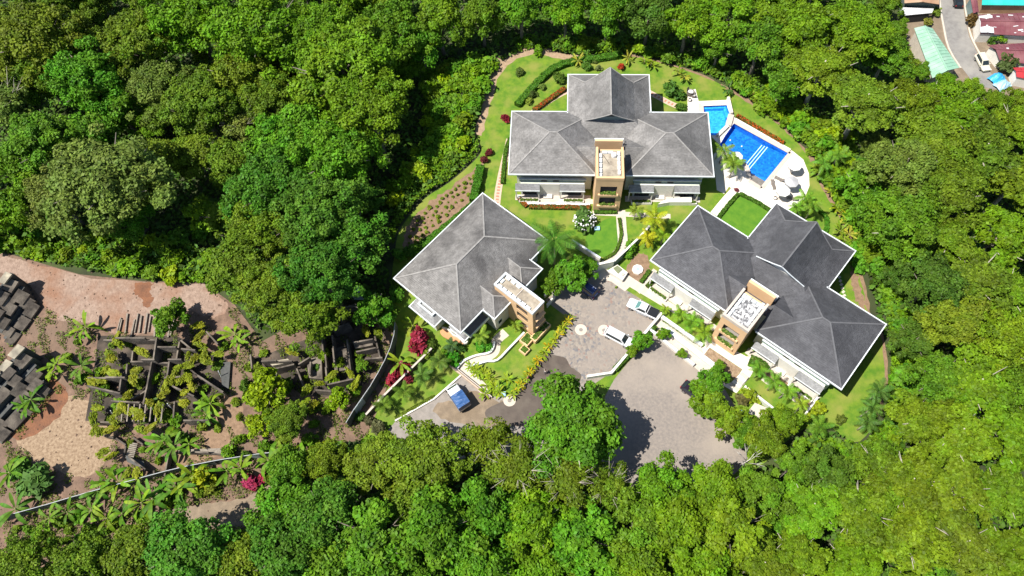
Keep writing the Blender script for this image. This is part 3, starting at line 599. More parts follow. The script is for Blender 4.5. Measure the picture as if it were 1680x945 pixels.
def villa2():
    t = root('villa', F2.o, F2.a, 'grey hip-roofed villa with slim apricot tower beside the flower-edged cobbled court', 'villa', 'villas of the walled estate')
    U, V = 14.8, 21.45
    MB().box(1.2, 13.4, 1.3, 20.2, 0, EV-.15).build('wall', MINT, t)
    for c in (5.2, 11.85): MB().box(13.4, 16.7, c+.55, c+4.3, 0, EV-.15).build('wall', WHITE, t)
    mb, v = hip(0, U, 0, V, EV, .43, 'v'); mb.build('roof', SH2, t)
    caps(t, [(v[0], v[4]), (v[1], v[4]), (v[2], v[5]), (v[3], v[5]), (v[4], v[5])], CAP1)
    for c in (5.2, 11.85):
        mb, w_ = hip(10.0, 17.3, c, c+4.87, EV+.03, .43, 'u', False, True); mb.build('wing_roof', SH2, t)
        caps(t, [(w_[1], w_[5]), (w_[2], w_[5]), ((11.1, c+2.43, w_[5][2]), w_[5])], CAP1, .2)
        gutters(t, [(14.9, c), (17.3, c), (17.3, c+4.87)] if c < 8 else [(17.3, c), (17.3, c+4.87), (12.9, c+4.87)])
        window(t, 'u', c+1.2, c+2.0, 16.7, 4.3, 5.4, 1); window(t, 'u', c+1.2, c+2.0, 16.7, 1.3, 2.5, 1)
    gutters(t, [(U, V), (0, V), (0, 0), (U, 0), (U, 5.2)]); gutters(t, [(U, 16.8), (U, V)])
    for a in (2.5, 6, 9.5): window(t, 'u', a, a+1.8, 13.4, 3.9, 5.6, 1) if a < 4 else window(t, 'v', a, a+1.8, 1.3, 3.9, 5.6, -1)
    for a in (3, 7, 11, 15): window(t, 'u', a, a+1.8, 1.2, 4, 5.6, -1)
    for a in (3, 8): window(t, 'v', a, a+1.8, 20.2, 4, 5.6, 1)
    # upper balcony at the south corner
    MB().box(13.45, 15.6, 1.2, 5.5, 3.3, 3.45).build('balcony_floor', CONC, t); MB().box(15.45, 15.6, 1.0, 5.6, 3.46, 4.1).build('balcony_parapet', MINT, t); MB().box(13.4, 15.45, 1.0, 1.15, 3.46, 4.1).build('balcony_parapet', MINT, t)
    tx, ty = F2.L(762.5, 558, 2.9); mb, _ = hip(tx-3.6, tx, ty, ty+3.4, 2.9, .38, 'u', False, True); mb.build('lean_to_roof', SHP, t)
    gutters(t, [(tx-3.2, ty), (tx, ty), (tx, ty+3.2)], 2.9)
    # lower roof with the white light slot on the garden side
    A = [F2.L(x, y, 3.6) for x, y in ((672.6, 503), (711, 534))]
    mb, v = hip(A[0][0], A[1][0]+.2, A[1][1], 2.0, 3.6, .3, 'u', False, True); mb.build('lean_to_roof', SHP, t); y_ = A[1][1]
    gutters(t, [(A[0][0], 1.2), (A[0][0], y_), (A[1][0]+.2, y_), (A[1][0]+.2, .6)], 3.6)
    S = [F2.L(x, y, 4.4) for x, y in ((688, 495), (712, 516))]
    sl_ = MB(); a, b, c, d = S[0][0], S[1][0], S[0][1]-.45, S[0][1]+.45
    for r_ in ((a, b, c, c+.25), (a, b, d-.25, d), (a, a+.3, c+.25, d-.25), (b-.3, b, c+.25, d-.25)): sl_.box(*r_, 3.5, 4.5)
    sl_.build('light_slot', FASCIA, t); MB().box(a+.3, b-.3, c+.25, d-.25, 3.6, 3.9).build('slot_floor', DARK, t)
    MB().box(A[0][0]+.5, A[1][0]-.3, y_+.5, 1.25, 0, 3.4).build('garden_room', MINT, t)
    # curved terrace
    tp = [F2.L(x, y, .3) for x, y in smooth([(722,543),(732,540),(742,548),(752,553),(762,561),(757,566),(745,560),(727,552)], 3)]
    MB().prism(tp, 0, .3).build('terrace_floor', TERRA, t)
    tp = [F2.W(*F2.L(x, y, .9)) for x, y in smooth([(725,537),(735,540),(744,549),(752,553),(763,563),(768,557)], 4, False)]
    loc = [Vector((*F2.L(x, y, .9), 0)) for x, y in smooth([(725,537),(735,540),(744,549),(752,553),(763,563),(768,557)], 4, False)]
    ribbon(MB(), loc, .22, .3, .95).build('terrace_wall', WHITE, t)
    # slim stair tower with open landings
    a0, a1, b0, b1, T = 14.1, 22.1, 8.9, 11.65, 9.0
    ops = [(18.7, 21.0, z, z+1.55) for z in (1.0, 3.7, 6.3)]
    opening_wall(t, 'v', a0, a1, b0, b0+.25, 0, T-.55, ops, ORANGE); MB().box(a0, a1, b1-.25, b1, 0, T-.55).build('wall', ORANGE, t)
    opening_wall(t, 'u', b0+.25, b1-.25, a1-.25, a1, 0, T-.55, [(b0+.7, b0+1.5, 3.4, 4.7), (b0+.7, b0+1.5, 6.0, 7.3)], ORANGE)
    MB().box(a0+.1, a0+.3, b0+.25, b1-.25, 0, T-.55).build('wall', ORANGE, t)
    MB().box(18.2, a1-.3, b0+1.3, b0+1.4, 0, T-.8).build('inner_wall', DARK, t)  # near-black back wall: shade inside the landings painted as colour
    for z in (.9, 3.5, 6.1): MB().box(17.5, a1-.3, b0+.25, b0+1.3, z-.15, z).build('landing', CONC, t)
    for z in (3.7, 6.3):
        rl = MB()
        for k in range(11): rl.box(18.8+k*.2, 18.85+k*.2, b0+.05, b0+.1, z, z+.7)
        rl.box(18.7, 21.0, b0+.03, b0+.12, z+.7, z+.77); rl.build('railing', RAILM, t)
        MB().box(a1+.002, a1+.5, b0+.4, b1-.2, z-.75, z-.35).build('window_ledge', ORANGE, t)
    MB().box(a0+.25, a1-.25, b0+.25, b1-.25, T-.8, T-.56).build('roof_deck', DECKG, t)
    for r_ in ((a0-.05, a1+.05, b0-.05, b0+.25), (a0-.05, a1+.05, b1-.25, b1+.05), (a0-.05, a0+.25, b0+.25, b1-.25), (a1-.25, a1+.05, b0+.25, b1-.25)): MB().box(*r_, T-.55, T).build('parapet', FASCIA, t)
    MB().box(18.0, 18.12, b0+.25, b1-.25, T-.56, T-.4).build('deck_kerb', COPING, t)
    blk = MB().box(-.38, .38, -.18, .18, 0, .28).mesh('roof_block', FASCIA)
    for k in range(7): put('roof_block', blk, t, (a0+.8+k*.98, b0+.5, T-.56), random.uniform(-.05, .05))
    for k in range(3): put('roof_block', blk, t, (a0+.9+k*1.1, b1-.5, T-.56), random.uniform(-.05, .05))
    put('roof_block', blk, t, (a0+.55, (b0+b1)/2, T-.56), math.pi/2)
    # stepped planters at the tower's foot
    for k, (x0_, x1_, y0_, y1_, h) in enumerate(((22.12, 23.3, 8.0, 12.0, 1.1), (21.0, 22.7, 6.6, 8.6, .8), (22.0, 23.4, 5.3, 6.58, .7))):
        pl = MB().box(x0_, x1_, y0_, y1_, 0, h).build('planter', ORANGE, t); leafstrip(pl, 'planting', x0_+.2, x1_-.2, y0_+.2, y1_-.2, h, .12, (.07, .15, .015), 420, .14)
    return t
villa(F1, 'villa', 'pale grey cross-roofed villa with apricot stair tower, beside the pools', SH1, CAP1, DECKG, -3.25, False)
villa(F3, 'villa', 'dark slate-grey cross-roofed villa with white peeling tower deck above the parking lot', SH3, CAP3, MEMB, -2.75, True)
villa2()
#==VEG==
# ------------------------------------------------------------------ plants: library
def unit(n): v = rng.normal(size=(n, 3)); return v/np.linalg.norm(v, axis=1, keepdims=True)
def crown(name, R0, flat, nl, lobe, leaf, n, style='dome', sparse=0.0):
    """crown of many leaves on uneven lobes; centre at z=0"""
    d = unit(nl*6); d = d[d[:, 2] > (-.25 if style != 'layer' else -.1)][:nl]; rr = rng.uniform(.62, 1.0, len(d))
    if style == 'round': rr = rng.uniform(.8, 1.0, len(d))
    wob = 1+.22*np.sin(3*np.arctan2(d[:, 1], d[:, 0])+rng.uniform(0, 6))*np.hypot(d[:, 0], d[:, 1])+.12*rng.normal(size=len(d))*np.hypot(d[:, 0], d[:, 1])
    C = d*(rr*wob*(R0-lobe*.7))[:, None]; C[:, 2] *= flat
    C = np.vstack([C, np.stack([rng.normal(0, R0*.3, nl//4), rng.normal(0, R0*.3, nl//4), np.full(nl//4, R0*flat*.75)], 1)])
    rl = lobe*rng.uniform(.55, 1.25, len(C)); w = rl**2; idx = rng.choice(len(C), n, p=w/w.sum())
    u = unit(n); u[:, 2] = np.abs(u[:, 2])*rng.choice([1, 1, 1, 1, -.5], n); out = C[idx]/(np.linalg.norm(C[idx], axis=1, keepdims=True)+1e-6)
    u = u+out*.35; u /= np.linalg.norm(u, axis=1, keepdims=True)
    rad = rl[idx]*np.where(rng.random(n) < .13, rng.uniform(1.0, 1.35, n), rng.uniform(.72, 1.0, n))
    sq = .45 if style == 'layer' else .8
    p = C[idx]+u*rad[:, None]*np.array([1, 1, sq])
    q = np.percentile(np.hypot(p[:, 0], p[:, 1]), 99.3); p[:, :2] *= R0/q
    nrm = u*.9+rng.normal(size=(n, 3))*.75; nrm[:, 2] += .5
    lt = rng.random(len(C)); tone = np.clip(lt[idx]*.6+rng.random(n)*.4, 0, 1); lum = np.clip(rng.random(len(C))[idx]*.45+rng.random(n)*.55, 0, 1)
    return quads(name, p, nrm, leaf*rng.uniform(.65, 1.25, n), LEAF, tone, lum)
def trunk(name, H, R0, nb, mt, r=.28, spread=.7, tops=False):
    mb = MB(); mb.tube([(0, 0, -1.5), (rng.normal(0, .15), rng.normal(0, .15), H*.3), (rng.normal(0, .3), rng.normal(0, .3), H*.62), (0, 0, H*.9)], [r*1.4, r, r*.75, r*.3], 7)
    for k in range(nb):
        a = 2*math.pi*k/nb+rng.uniform(-.3, .3); z = H*rng.uniform(.38, .7); L_ = R0*rng.uniform(.6, .95)*(1.05 if tops else .9)*spread/.7; ez = H*(.8 if not tops else 1.0)+rng.uniform(-.6, 1.0)
        mid = (math.cos(a)*L_*.5, math.sin(a)*L_*.5, z+(ez-z)*.62); end = (math.cos(a)*L_, math.sin(a)*L_, ez)
        mb.tube([(0, 0, z), mid, end], [r*.5, r*.33, r*.1], 5)
        for q in range(3 if tops else 1):
            b = a+rng.uniform(-.9, .9); l2 = L_*rng.uniform(.25, .45); mb.tube([mid, (mid[0]+math.cos(b)*l2, mid[1]+math.sin(b)*l2, mid[2]+rng.uniform(.5, 1.6))], [r*.25, r*.05], 4)
    return mb.mesh(name, mt, True)
LIB = {}
def variant(key, k, R0, H, flat, nl, lobe, leaf, n, style='dome', bark=BARK, tops=False):
    LIB.setdefault(key, []).append((crown('crown', R0, flat, nl, lobe, leaf, n, style), trunk('trunk', H, R0, 6 if not tops else 11, bark, .055*R0 if not tops else .032*R0, .7, tops), R0, H))
for k in range(4): variant('dome', k, 6.0, 12.5, .64, 48, 1.4, .27, 11500)
for k in range(3): variant('domeL', k, 6.0, 11.5, .60, 90, 1.0, .185, 22000)
for k in range(2): variant('fineL', k, 6.0, 11.5, .56, 130, .85, .165, 24000)
for k in range(3): variant('layerL', k, 6.0, 11.5, .50, 85, 1.15, .20, 19000, 'layer', PALEBARK)
for k in range(3): variant('fine', k, 6.0, 12.5, .58, 90, 1.1, .22, 14500)
for k in range(3): variant('layer', k, 6.0, 12.5, .50, 50, 1.45, .27, 9800, 'layer', PALEBARK)
for k in range(3): variant('open', k, 5.0, 11.5, .60, 36, 1.3, .26, 4300, 'layer', PALEBARK, True)
for k in range(3): variant('clump', k, 3.4, 6.5, .70, 26, .95, .30, 2600, 'round', PALEBARK)
for k in range(2): variant('big', k, 6.0, 9.0, .72, 85, 1.15, .22, 19000, 'dome', PALEBARK)
SHRUB = [crown('shrub', 1.0, .8, 14, .48, .17, 620, 'round') for k in range(4)]; SHRUBC = [crown('shrub', 1.0, .75, 16, .45, .24, 330, 'dome') for k in range(4)]
FLOWER = quads('blossoms', (lambda u: u*np.array([1, 1, .8])*rng.uniform(.85, 1.05, (len(u), 1)))(np.abs(unit(80))*np.stack([rng.choice([-1, 1], 80), rng.choice([-1, 1], 80), np.ones(80)], 1)), unit(80)*.3+np.array([0, 0, 1.0]), .10, CANVAS)
def frond_mesh(L_, droop, lw, pairs, w0=.10, rise=.35, twist=0):
    """feather frond: rachis and leaflets, growing along +x"""
    mb = MB(); pts = []
    for i in range(9):
        t = i/8; pts.append(Vector((L_*(t-.12*droop*t*t), 0, L_*(rise*t-droop*t*t))))
    mb.tube(pts, [.045*(1-t/9)*L_/2.5 for t in range(9)], 4); base = len(mb.f)
    for k in range(pairs):
        t = .12+.88*k/(pairs-1); i = min(int(t*8), 7); p = pts[i].lerp(pts[i+1], t*8-i); tx = (pts[i+1]-pts[i]).normalized(); ll = lw*math.sin(math.pi*min(1, .12+t*.83))**.7+.08
        for s_ in (-1, 1):
            d = (Vector((0, s_, 0))*.85+tx*.5+Vector((0, 0, -.28-.2*random.random()))).normalized(); e = p+d*ll; w_ = tx*w0*L_/2.5*.9
            mb.add([p-w_*.5, p+w_*.5, e+w_*.3, e-w_*.25], [(0, 1, 2, 3)])
    me = mb.mesh('frond', FROND); n = len(me.polygons)
    for nm in ('tone', 'lum'):
        at = me.attributes.new(nm, 'FLOAT', 'FACE'); at.data.foreach_set('value', rng.uniform(.2, .9, n).astype(np.float32))
    return me
def paddle_mesh(L_, wd, droop, rise):
    mb = MB(); n = 8; rows = []
    for i in range(n+1):
        t = i/n; x = L_*(t-.15*droop*t*t); z = L_*(rise*t-droop*t*t); w_ = wd*(math.sin(math.pi*min(1, max(0, (t-.14)/.9)))**.6 if t > .15 else .06)+.02
        rows.append([(x, -w_, z+w_*.25), (x, 0, z), (x, w_, z+w_*.25)])
    for r_ in rows: mb.v += r_
    for i in range(n):
        for j in (0, 1): mb.f.append((3*i+j, 3*i+j+1, 3*i+j+4, 3*i+j+3))
    me = mb.mesh('leaf_blade', FROND, True); m_ = len(me.polygons)
    for nm in ('tone', 'lum'):
        at = me.attributes.new(nm, 'FLOAT', 'FACE'); at.data.foreach_set('value', np.repeat(rng.uniform(.35, .75, n), 2)[:m_].astype(np.float32))
    return me
FR_UP = [frond_mesh(2.5, .35, .60, 17, rise=.75, w0=.145), frond_mesh(2.5, .55, .60, 17, rise=.6, w0=.145)]; FR_OUT = [frond_mesh(2.5, .62, .60, 17, rise=.38, w0=.145), frond_mesh(2.5, .8, .58, 17, rise=.25, w0=.145)]
ROYAL = [frond_mesh(4.2, .45, .95, 24, rise=.45, w0=.085), frond_mesh(4.2, .72, .95, 24, rise=.35, w0=.085), frond_mesh(4.2, .95, .85, 24, rise=.1, w0=.085)]
PADDLE = [paddle_mesh(2.3, .22, .55, .75), paddle_mesh(2.3, .24, .85, .6), paddle_mesh(2.1, .2, .35, .95)]
PTRUNK = [MB().tube([(0, 0, -.3), (.05, .02, 1.2), (.02, 0, 2.6), (0, 0, 4.0)], [.2, .13, .11, .10], 8).mesh('trunk', PALMBARK, True)]
STEM = MB().tube([(0, 0, -.1), (.03, 0, .9), (0, 0, 1.7)], [.16, .13, .08], 7).mesh('stem', mat('banana_stem', (.16, .20, .05), (.22, .18, .09), 2, .8), True)
def jitter(c, s_=.12):
    k = 1+random.uniform(-s_, s_); return (c[0]*k*(1+random.uniform(-s_, s_)), c[1]*k, c[2]*k*(1+random.uniform(-s_, s_)), 1)
def palm(px, py, zc, sc, col, label, cat='palm', n=13, kind='palm', name='palm_tree', group=None, lean=(0, 0)):
    """crown seen at (px,py) at height zc"""
    p = G(px, py, zc); gz = hgt(p.x, p.y)+.03 if hgt(p.x, p.y) < -.1 else 0
    bx, by = p.x-lean[0], p.y-lean[1]
    t = root(name, (bx, by, gz), 0, label, cat, group)
    if zc-gz > .8:
        h = zc-gz; tr = put('trunk', PTRUNK[0], t, (0, 0, 0), None, (sc*1.1, sc*1.1, h/4.0))
        if lean != (0, 0): tr.rotation_euler = (-math.atan2(lean[1], h), math.atan2(lean[0], h), 0)
    a0 = random.uniform(0, 6.28)
    for k in range(n):
        a = a0+k*2.39996; inner = k < n*.35
        me = (ROYAL[0 if inner else 1+k % 2] if kind == 'royal' else (FR_UP if inner else FR_OUT)[k % 2])
        f = put('frond', me, t, (lean[0], lean[1], zc-gz), None, sc*random.uniform(.85, 1.12)); f.rotation_euler = (random.uniform(-.15, .15), random.uniform(-.1, .12)-(.35 if inner else 0), a)
        f.color = jitter(col)
    return t
def banana(px, py, sc, col, label, n=7, name='banana_plant', z=1.6, group=None):
    p = G(px, py, z*sc); t = root(name, (p.x, p.y, 0), random.uniform(0, 6), label, 'plant', group)
    put('stem', STEM, t, (0, 0, 0), None, sc)
    for k in range(n):
        f = put('leaf_blade', PADDLE[k % 3], t, (0, 0, 1.5*sc), None, sc*random.uniform(.8, 1.15)); f.rotation_euler = (random.uniform(-.3, .3), random.uniform(-.15, .3), k*2.39996+random.uniform(-.3, .3)); f.color = jitter(col, .18)
    return t
def shrub(px, py, r_, col, label, name='shrub', cat='shrub', lib=None, zs=1.0, group=None, flowers=False, lump=.8):
    p = G(px, py, r_*.6); gz = hgt(p.x, p.y); gz = gz if gz < -.1 else 0
    if gz < 0: p = G(px, py, gz+r_*.6)
    if flowers:
        t = root(name, (p.x, p.y, gz), random.uniform(0, 6), label, cat, group, r_); c = put('foliage', random.choice(lib or SHRUBC), t, (0, 0, .55*zs)); c.scale = (1, 1, zs); c.color = jitter(col); put('blossoms', FLOWER, t, (0, 0, .55*zs), None, (1, 1, zs)); return t
    o = put(name, random.choice(lib or SHRUB), None, (p.x, p.y, gz+.5*r_*zs), random.uniform(0, 6), (r_*random.uniform(.9, 1.1), r_, r_*zs)); o.color = jitter(col)
    return tag(o, label, cat, group)
def hedge(pts, w, h, col, label, dens=130, leaf=.15, name='hedge', flowers=None, z0=0, n=6):
    P_ = P2(smooth(pts, n, False), z0+h) if len(pts) > 2 else P2(pts, z0+h)
    segs = [(a, b, (b-a).length) for a, b in zip(P_, P_[1:])]; T = sum(s_[2] for s_ in segs); N = int(T*(w+2*h)*dens)
    w_ = np.array([s_[2] for s_ in segs])/T; idx = rng.choice(len(segs), N, p=w_); A = np.array([s_[0][:2] for s_ in segs])[idx]; B = np.array([s_[1][:2] for s_ in segs])[idx]
    t = rng.random((N, 1)); c = A+(B-A)*t; d = (B-A)/np.linalg.norm(B-A, axis=1, keepdims=True); nrm2 = np.stack([-d[:, 1], d[:, 0]], 1)
    q = rng.random(N); side = q > w/(w+1.4*h); off = np.where(side, rng.choice([-1, 1], N)*w*.5*rng.uniform(.8, 1.08, N), rng.uniform(-.5, .5, N)*w); zz = np.where(side, rng.uniform(.05, 1, N)*h, h*rng.uniform(.9, 1.1, N))
    hum = .12*np.sin(c[:, 0]*2.1+c[:, 1]*1.7)+.08*np.sin(c[:, 0]*5+1); zz = zz*(1+hum)
    p = np.stack([c[:, 0]+nrm2[:, 0]*off, c[:, 1]+nrm2[:, 1]*off, z0+zz], 1); nn_ = rng.normal(size=(N, 3))*.5; nn_[:, 2] += np.where(side, .25, 1.0); nn_[:, :2] += nrm2*(np.sign(off)*side)[:, None]*.8
    base = P_[len(P_)//2].copy(); base.z = 0; p -= np.array([base.x, base.y, 0])
    o = put(name, quads(name, p, nn_, leaf*rng.uniform(.7, 1.3, N), LEAF), None, base); o.color = rgb(col); tag(o, label, 'hedge')
    core = MB(); ribbon(core, [q_-base for q_ in P_], w*.72, z0, z0+h*.8); cobj = core.build('hedge_core', LEAF, o); cobj.color = rgb(col)
    if flowers:
        k = rng.random(N) < .22; k &= zz > .6*h; f = put('blossoms', quads('blossoms', p[k]+np.array([0, 0, .05]), nn_[k], leaf*.9, LEAF), o); f.color = rgb(flowers)
    return o
GR = dict(bright=(.098, .205, .005), mid=(.082, .175, .007), deep=(.062, .165, .011), olive=(.105, .170, .008), grey=(.112, .162, .022), yellow=(.104, .182, .006), lime=(.17, .27, .004), fresh=(.074, .198, .008), dark=(.054, .115, .009))
WORD = dict(bright='bright green', mid='mid green', deep='deep green', olive='olive green', grey='grey-green', yellow='yellow-green', lime='lime green', fresh='fresh green', dark='dark green')
# ------------------------------------------------------------------ the forest
# px, py of the crown, crown radius in photo pixels, colour, habit
ANCH = [(55,55,85,'olive','fine'),(150,125,75,'fresh','dome'),(15,170,50,'grey','open'),(225,60,80,'olive','fine'),(60,225,70,'mid','dome'),(150,225,50,'fresh','dome'),(305,25,80,'bright','dome'),(420,40,95,'bright','dome'),(525,55,75,'bright','fine'),
 (400,115,70,'olive','fine'),(332,88,20,'lime','clump'),(250,135,65,'grey','fine'),(320,165,75,'olive','fine'),(445,165,65,'olive','fine'),(560,110,95,'bright','dome'),(605,175,85,'bright','dome'),(480,235,85,'fresh','dome'),(545,255,80,'fresh','dome'),
 (165,295,105,'grey','fine'),(85,320,65,'grey','fine'),(245,275,60,'olive','fine'),(395,205,42,'grey','open'),(445,305,90,'deep','fine'),(520,345,90,'deep','fine'),(420,385,70,'olive','fine'),(580,395,65,'deep','fine'),(520,440,80,'deep','fine'),(450,470,75,'olive','fine'),(390,440,55,'olive','fine'),(500,525,62,'olive','fine'),(528,450,40,'mid','dome'),
 (70,130,50,'mid','dome'),(25,270,45,'fresh','dome'),(30,340,55,'bright','dome'),(215,362,38,'fresh','dome'),(330,352,30,'bright','clump'),(380,270,50,'olive','fine'),
 (640,55,70,'mid','dome'),(690,72,46,'fresh','dome'),(720,35,55,'bright','dome'),(790,30,45,'mid','dome'),(855,18,45,'fresh','dome'),(930,15,45,'bright','dome'),(1000,18,48,'mid','dome'),(1065,28,45,'dark','dome'),(1130,35,52,'bright','dome'),(1195,25,60,'bright','dome'),(1250,70,55,'mid','dome'),(1180,80,36,'mid','dome'),(1310,40,75,'bright','layer'),(1395,45,68,'bright','layer'),(1484,98,24,'olive','dome'),(1510,118,20,'mid','dome'),(1550,136,20,'bright','dome'),(1470,48,26,'mid','dome'),(1532,152,28,'bright','layer'),(1592,148,27,'bright','dome'),(1632,168,28,'yellow','dome'),(1672,166,24,'yellow','dome'),(1455,95,44,'mid','layer'),(1350,110,70,'yellow','layer'),(1290,130,45,'mid','layer'),
 (1420,165,75,'olive','layer'),(1495,168,48,'yellow','layer'),(1570,186,52,'bright','layer'),(1665,205,48,'yellow','layer'),(1530,235,70,'olive','layer'),(1480,275,70,'grey','fine'),(1610,250,65,'olive','layer'),(1665,300,60,'yellow','layer'),(1560,310,75,'olive','layer'),(1410,300,40,'fresh','clump'),(1478,375,78,'mid','big'),(1440,330,36,'mid','dome'),(1560,395,60,'yellow','layer'),(1640,390,70,'bright','layer'),(1600,455,65,'olive','layer'),(1525,470,60,'dark','fine'),(1660,480,60,'yellow','layer'),(1500,560,46,'dark','fine'),(1565,535,62,'olive','fine'),(1640,555,68,'yellow','fine'),
 (1535,625,56,'mid','fine'),(1600,630,68,'bright','layer'),(1670,640,60,'mid','fine'),(1510,690,56,'yellow','layer'),(1570,710,68,'yellow','layer'),(1650,720,70,'bright','layer'),(1440,765,52,'mid','layer'),(1360,775,48,'dark','dome'),(1300,765,42,'mid','dome'),(1490,790,65,'yellow','layer'),(1570,800,65,'yellow','layer'),(1655,810,65,'yellow','layer'),(1410,840,65,'yellow','layer'),(1330,830,60,'bright','layer'),(1490,880,65,'yellow','layer'),(1580,890,62,'olive','layer'),(1660,900,65,'yellow','layer'),(1400,920,60,'bright','layer'),(1310,910,62,'yellow','layer'),
 (1255,720,42,'yellow','dome'),(1290,690,34,'yellow','dome'),(1170,808,60,'bright','dome'),(1085,806,58,'bright','dome'),(1245,812,52,'mid','dome'),(1200,870,70,'yellow','dome'),(1110,870,65,'bright','dome'),(1250,925,60,'yellow','layer'),(1150,940,60,'bright','dome'),
 (942,696,93,'fresh','big'),(1000,800,50,'olive','open'),(800,728,46,'olive','open'),(850,770,60,'olive','open'),(930,790,55,'olive','open'),(700,746,70,'olive','fine'),(618,762,60,'olive','fine'),(690,820,60,'olive','fine'),(800,830,70,'fresh','dome'),(880,860,70,'bright','dome'),(960,880,70,'fresh','dome'),(1040,860,62,'mid','dome'),(1040,930,60,'bright','dome'),(720,870,80,'fresh','dome'),(620,880,80,'fresh','dome'),(530,850,78,'deep','fine'),(470,900,70,'deep','fine'),(560,930,70,'mid','dome'),(800,925,70,'fresh','dome'),(890,945,60,'bright','dome'),
 (300,905,75,'deep','fine'),(390,930,60,'olive','fine'),(215,920,60,'olive','fine'),(130,925,60,'olive','fine'),(50,920,55,'olive','fine'),(470,830,55,'fresh','dome')]
GAPS = [(300,335,48),(285,370,38),(640,250,30),(655,320,42),(640,400,38),(120,215,22),(265,240,18),(615,480,42),(1385,235,30),(1045,760,26),(1020,835,18),(700,300,25),(1280,790,14),(690,165,18),(1440,440,20)]
KEEP_OUT = [[(1455,-80),(1760,-80),(1760,195),(1650,190),(1640,170),(1540,168),(1470,130),(1458,60)],
            [(-60,362),(200,378),(385,375),(420,430),(600,445),(660,480),(660,720),(480,745),(400,790),(440,860),(330,890),(200,880),(-60,880)],
            [(640,215),(672,120),(780,80),(830,80),(820,130),(800,260),(700,370),(640,360)]]
LAND = [('the upper pool', (1170,190)), ('the round sun terrace', (1320,290)), ('the dark slate roof', (1440,560)), ('the parking lot', (1110,740)), ('the dirt track', (400,840)), ('the ruined walls', (450,560)), ('the stacked concrete slabs', (40,540)), ('the planted soil bank', (690,340)), ('the long clipped hedge', (920,90)), ('the green metal roof', (1540,90)), ('the blue-covered truck', (755,660))]
ORD = ['first', 'second', 'third', 'fourth', 'fifth', 'sixth', 'seventh', 'eighth', 'ninth', 'tenth', 'eleventh', 'twelfth', 'thirteenth', 'fourteenth', 'fifteenth', 'sixteenth', 'seventeenth', 'eighteenth', 'nineteenth', 'twentieth']
ORD += ['twenty-'+o for o in ORD[:9]]+['thirtieth']+['thirty-'+o for o in ORD[:9]]+['fortieth']+['forty-'+o for o in ORD[:9]]+['fiftieth']+['fifty-'+o for o in ORD[:9]]+['sixtieth']+['sixty-'+o for o in ORD[:9]]+['seventieth']+['seventy-'+o for o in ORD[:9]]+['eightieth']+['eighty-'+o for o in ORD[:9]]+['ninetieth']+['ninety-'+o for o in ORD[:9]]
def place(px, py, rpx, key, rz=None):
    R0, H = LIB[key][0][2:4]
    z = 6.0
    for _ in range(4):
        p = G(px, py, z); mpp = (G(px+1, py, z)-p).length; s_ = rpx*mpp/R0; gz = hgt(p.x, p.y); z = gz+H*s_*.72
    return p, s_, gz
spots = []
for a in ANCH:
    p, s_, gz = place(*a[:3], a[4]); spots.append([p, s_, gz, a[3], a[4], a[0], a[1], a[2]])
cand = []
random.seed(11)
for _ in range(9000):
    cand.append((random.uniform(-70, 1750), random.uniform(-70, 1000), random.uniform(30, 52)))
nfill = 0; gpx = [Vector((a_, b_, 0)) for a_, b_ in smooth(GARDEN, 2)]
for x, y, r_ in cand:
    if any(inside(k, x, y) for k in KEEP_OUT) or any(math.hypot(x-g_[0], y-g_[1]) < g_[2]+r_*.55 for g_ in GAPS): continue
    if any(math.hypot(x-s_[5], y-s_[6]) < .56*(r_+s_[7]) for s_ in spots): continue
    if seg_dist(np.array([x*1.0]), np.array([y*1.0]), gpx)[0] < r_*.85: continue
    na = min(ANCH, key=lambda a: math.hypot(a[0]-x, a[1]-y)); key = na[4] if na[4] not in ('open', 'big', 'clump') else 'dome'
    p, s_, gz = place(x, y, r_, key); Rm = s_*LIB[key][0][2]
    if seg_dist(np.array([p.x]), np.array([p.y]), garden_w)[0] < Rm*.9 or seg_dist(np.array([p.x]), np.array([p.y]), ruins_w)[0] < Rm*.8: continue
    c = na[3] if random.random() < .7 else random.choice(['mid', 'olive', 'bright'])
    spots.append([p, s_, gz, c, key, x, y, r_]); nfill += 1
    if len(spots) > 292: break
print('forest trees', len(spots), 'fill', nfill)
groups_ = {}
for i, s_ in enumerate(spots):
    l = min(LAND, key=lambda l: math.hypot(l[1][0]-s_[5], l[1][1]-s_[6])); d = math.hypot(l[1][0]-s_[5], l[1][1]-s_[6])
    groups_.setdefault((l[0], s_[3]), []).append((d, i))
labels = {}
for (l, c), lst in groups_.items():
    for k, (d, i) in enumerate(sorted(lst)):
        form = {'fine': 'fine-leaved', 'dome': 'dense rounded', 'layer': 'spreading layered', 'open': 'half-bare branching', 'clump': 'small rounded', 'big': 'large-leaved'}[spots[i][4]]
        labels[i] = f'{form} {WORD[c]} tree, {ORD[min(k, 49)]} of that colour out from {l}'
labels[[i for i, s_ in enumerate(spots) if s_[5:7] == [942, 696]][0]] = 'big round fresh green tree shading the wet driveway and parking lot'
labels[[i for i, s_ in enumerate(spots) if s_[5:7] == [332, 88]][0]] = 'lone small lime tree on a bare pale stem above the canopy'
for i, (p, s_, gz, c, key, x, y, r_) in enumerate(spots):
    kk = key+'L' if key+'L' in LIB and s_*LIB[key][0][2] > 7.0 else key
    cm, tm, R0, H = random.choice(LIB[kk])
    t = root('forest_tree', (p.x, p.y, gz), random.uniform(0, 6.28), labels[i], 'tree', 'trees of the surrounding forest', s_)
    cr_ = put('crown', cm, t, (0, 0, H*.68)); cr_.scale = (random.uniform(.92, 1.12), random.uniform(.92, 1.12), random.uniform(.9, 1.2)); cr_.color = jitter(GR[c], .13)
    put('trunk', tm, t)
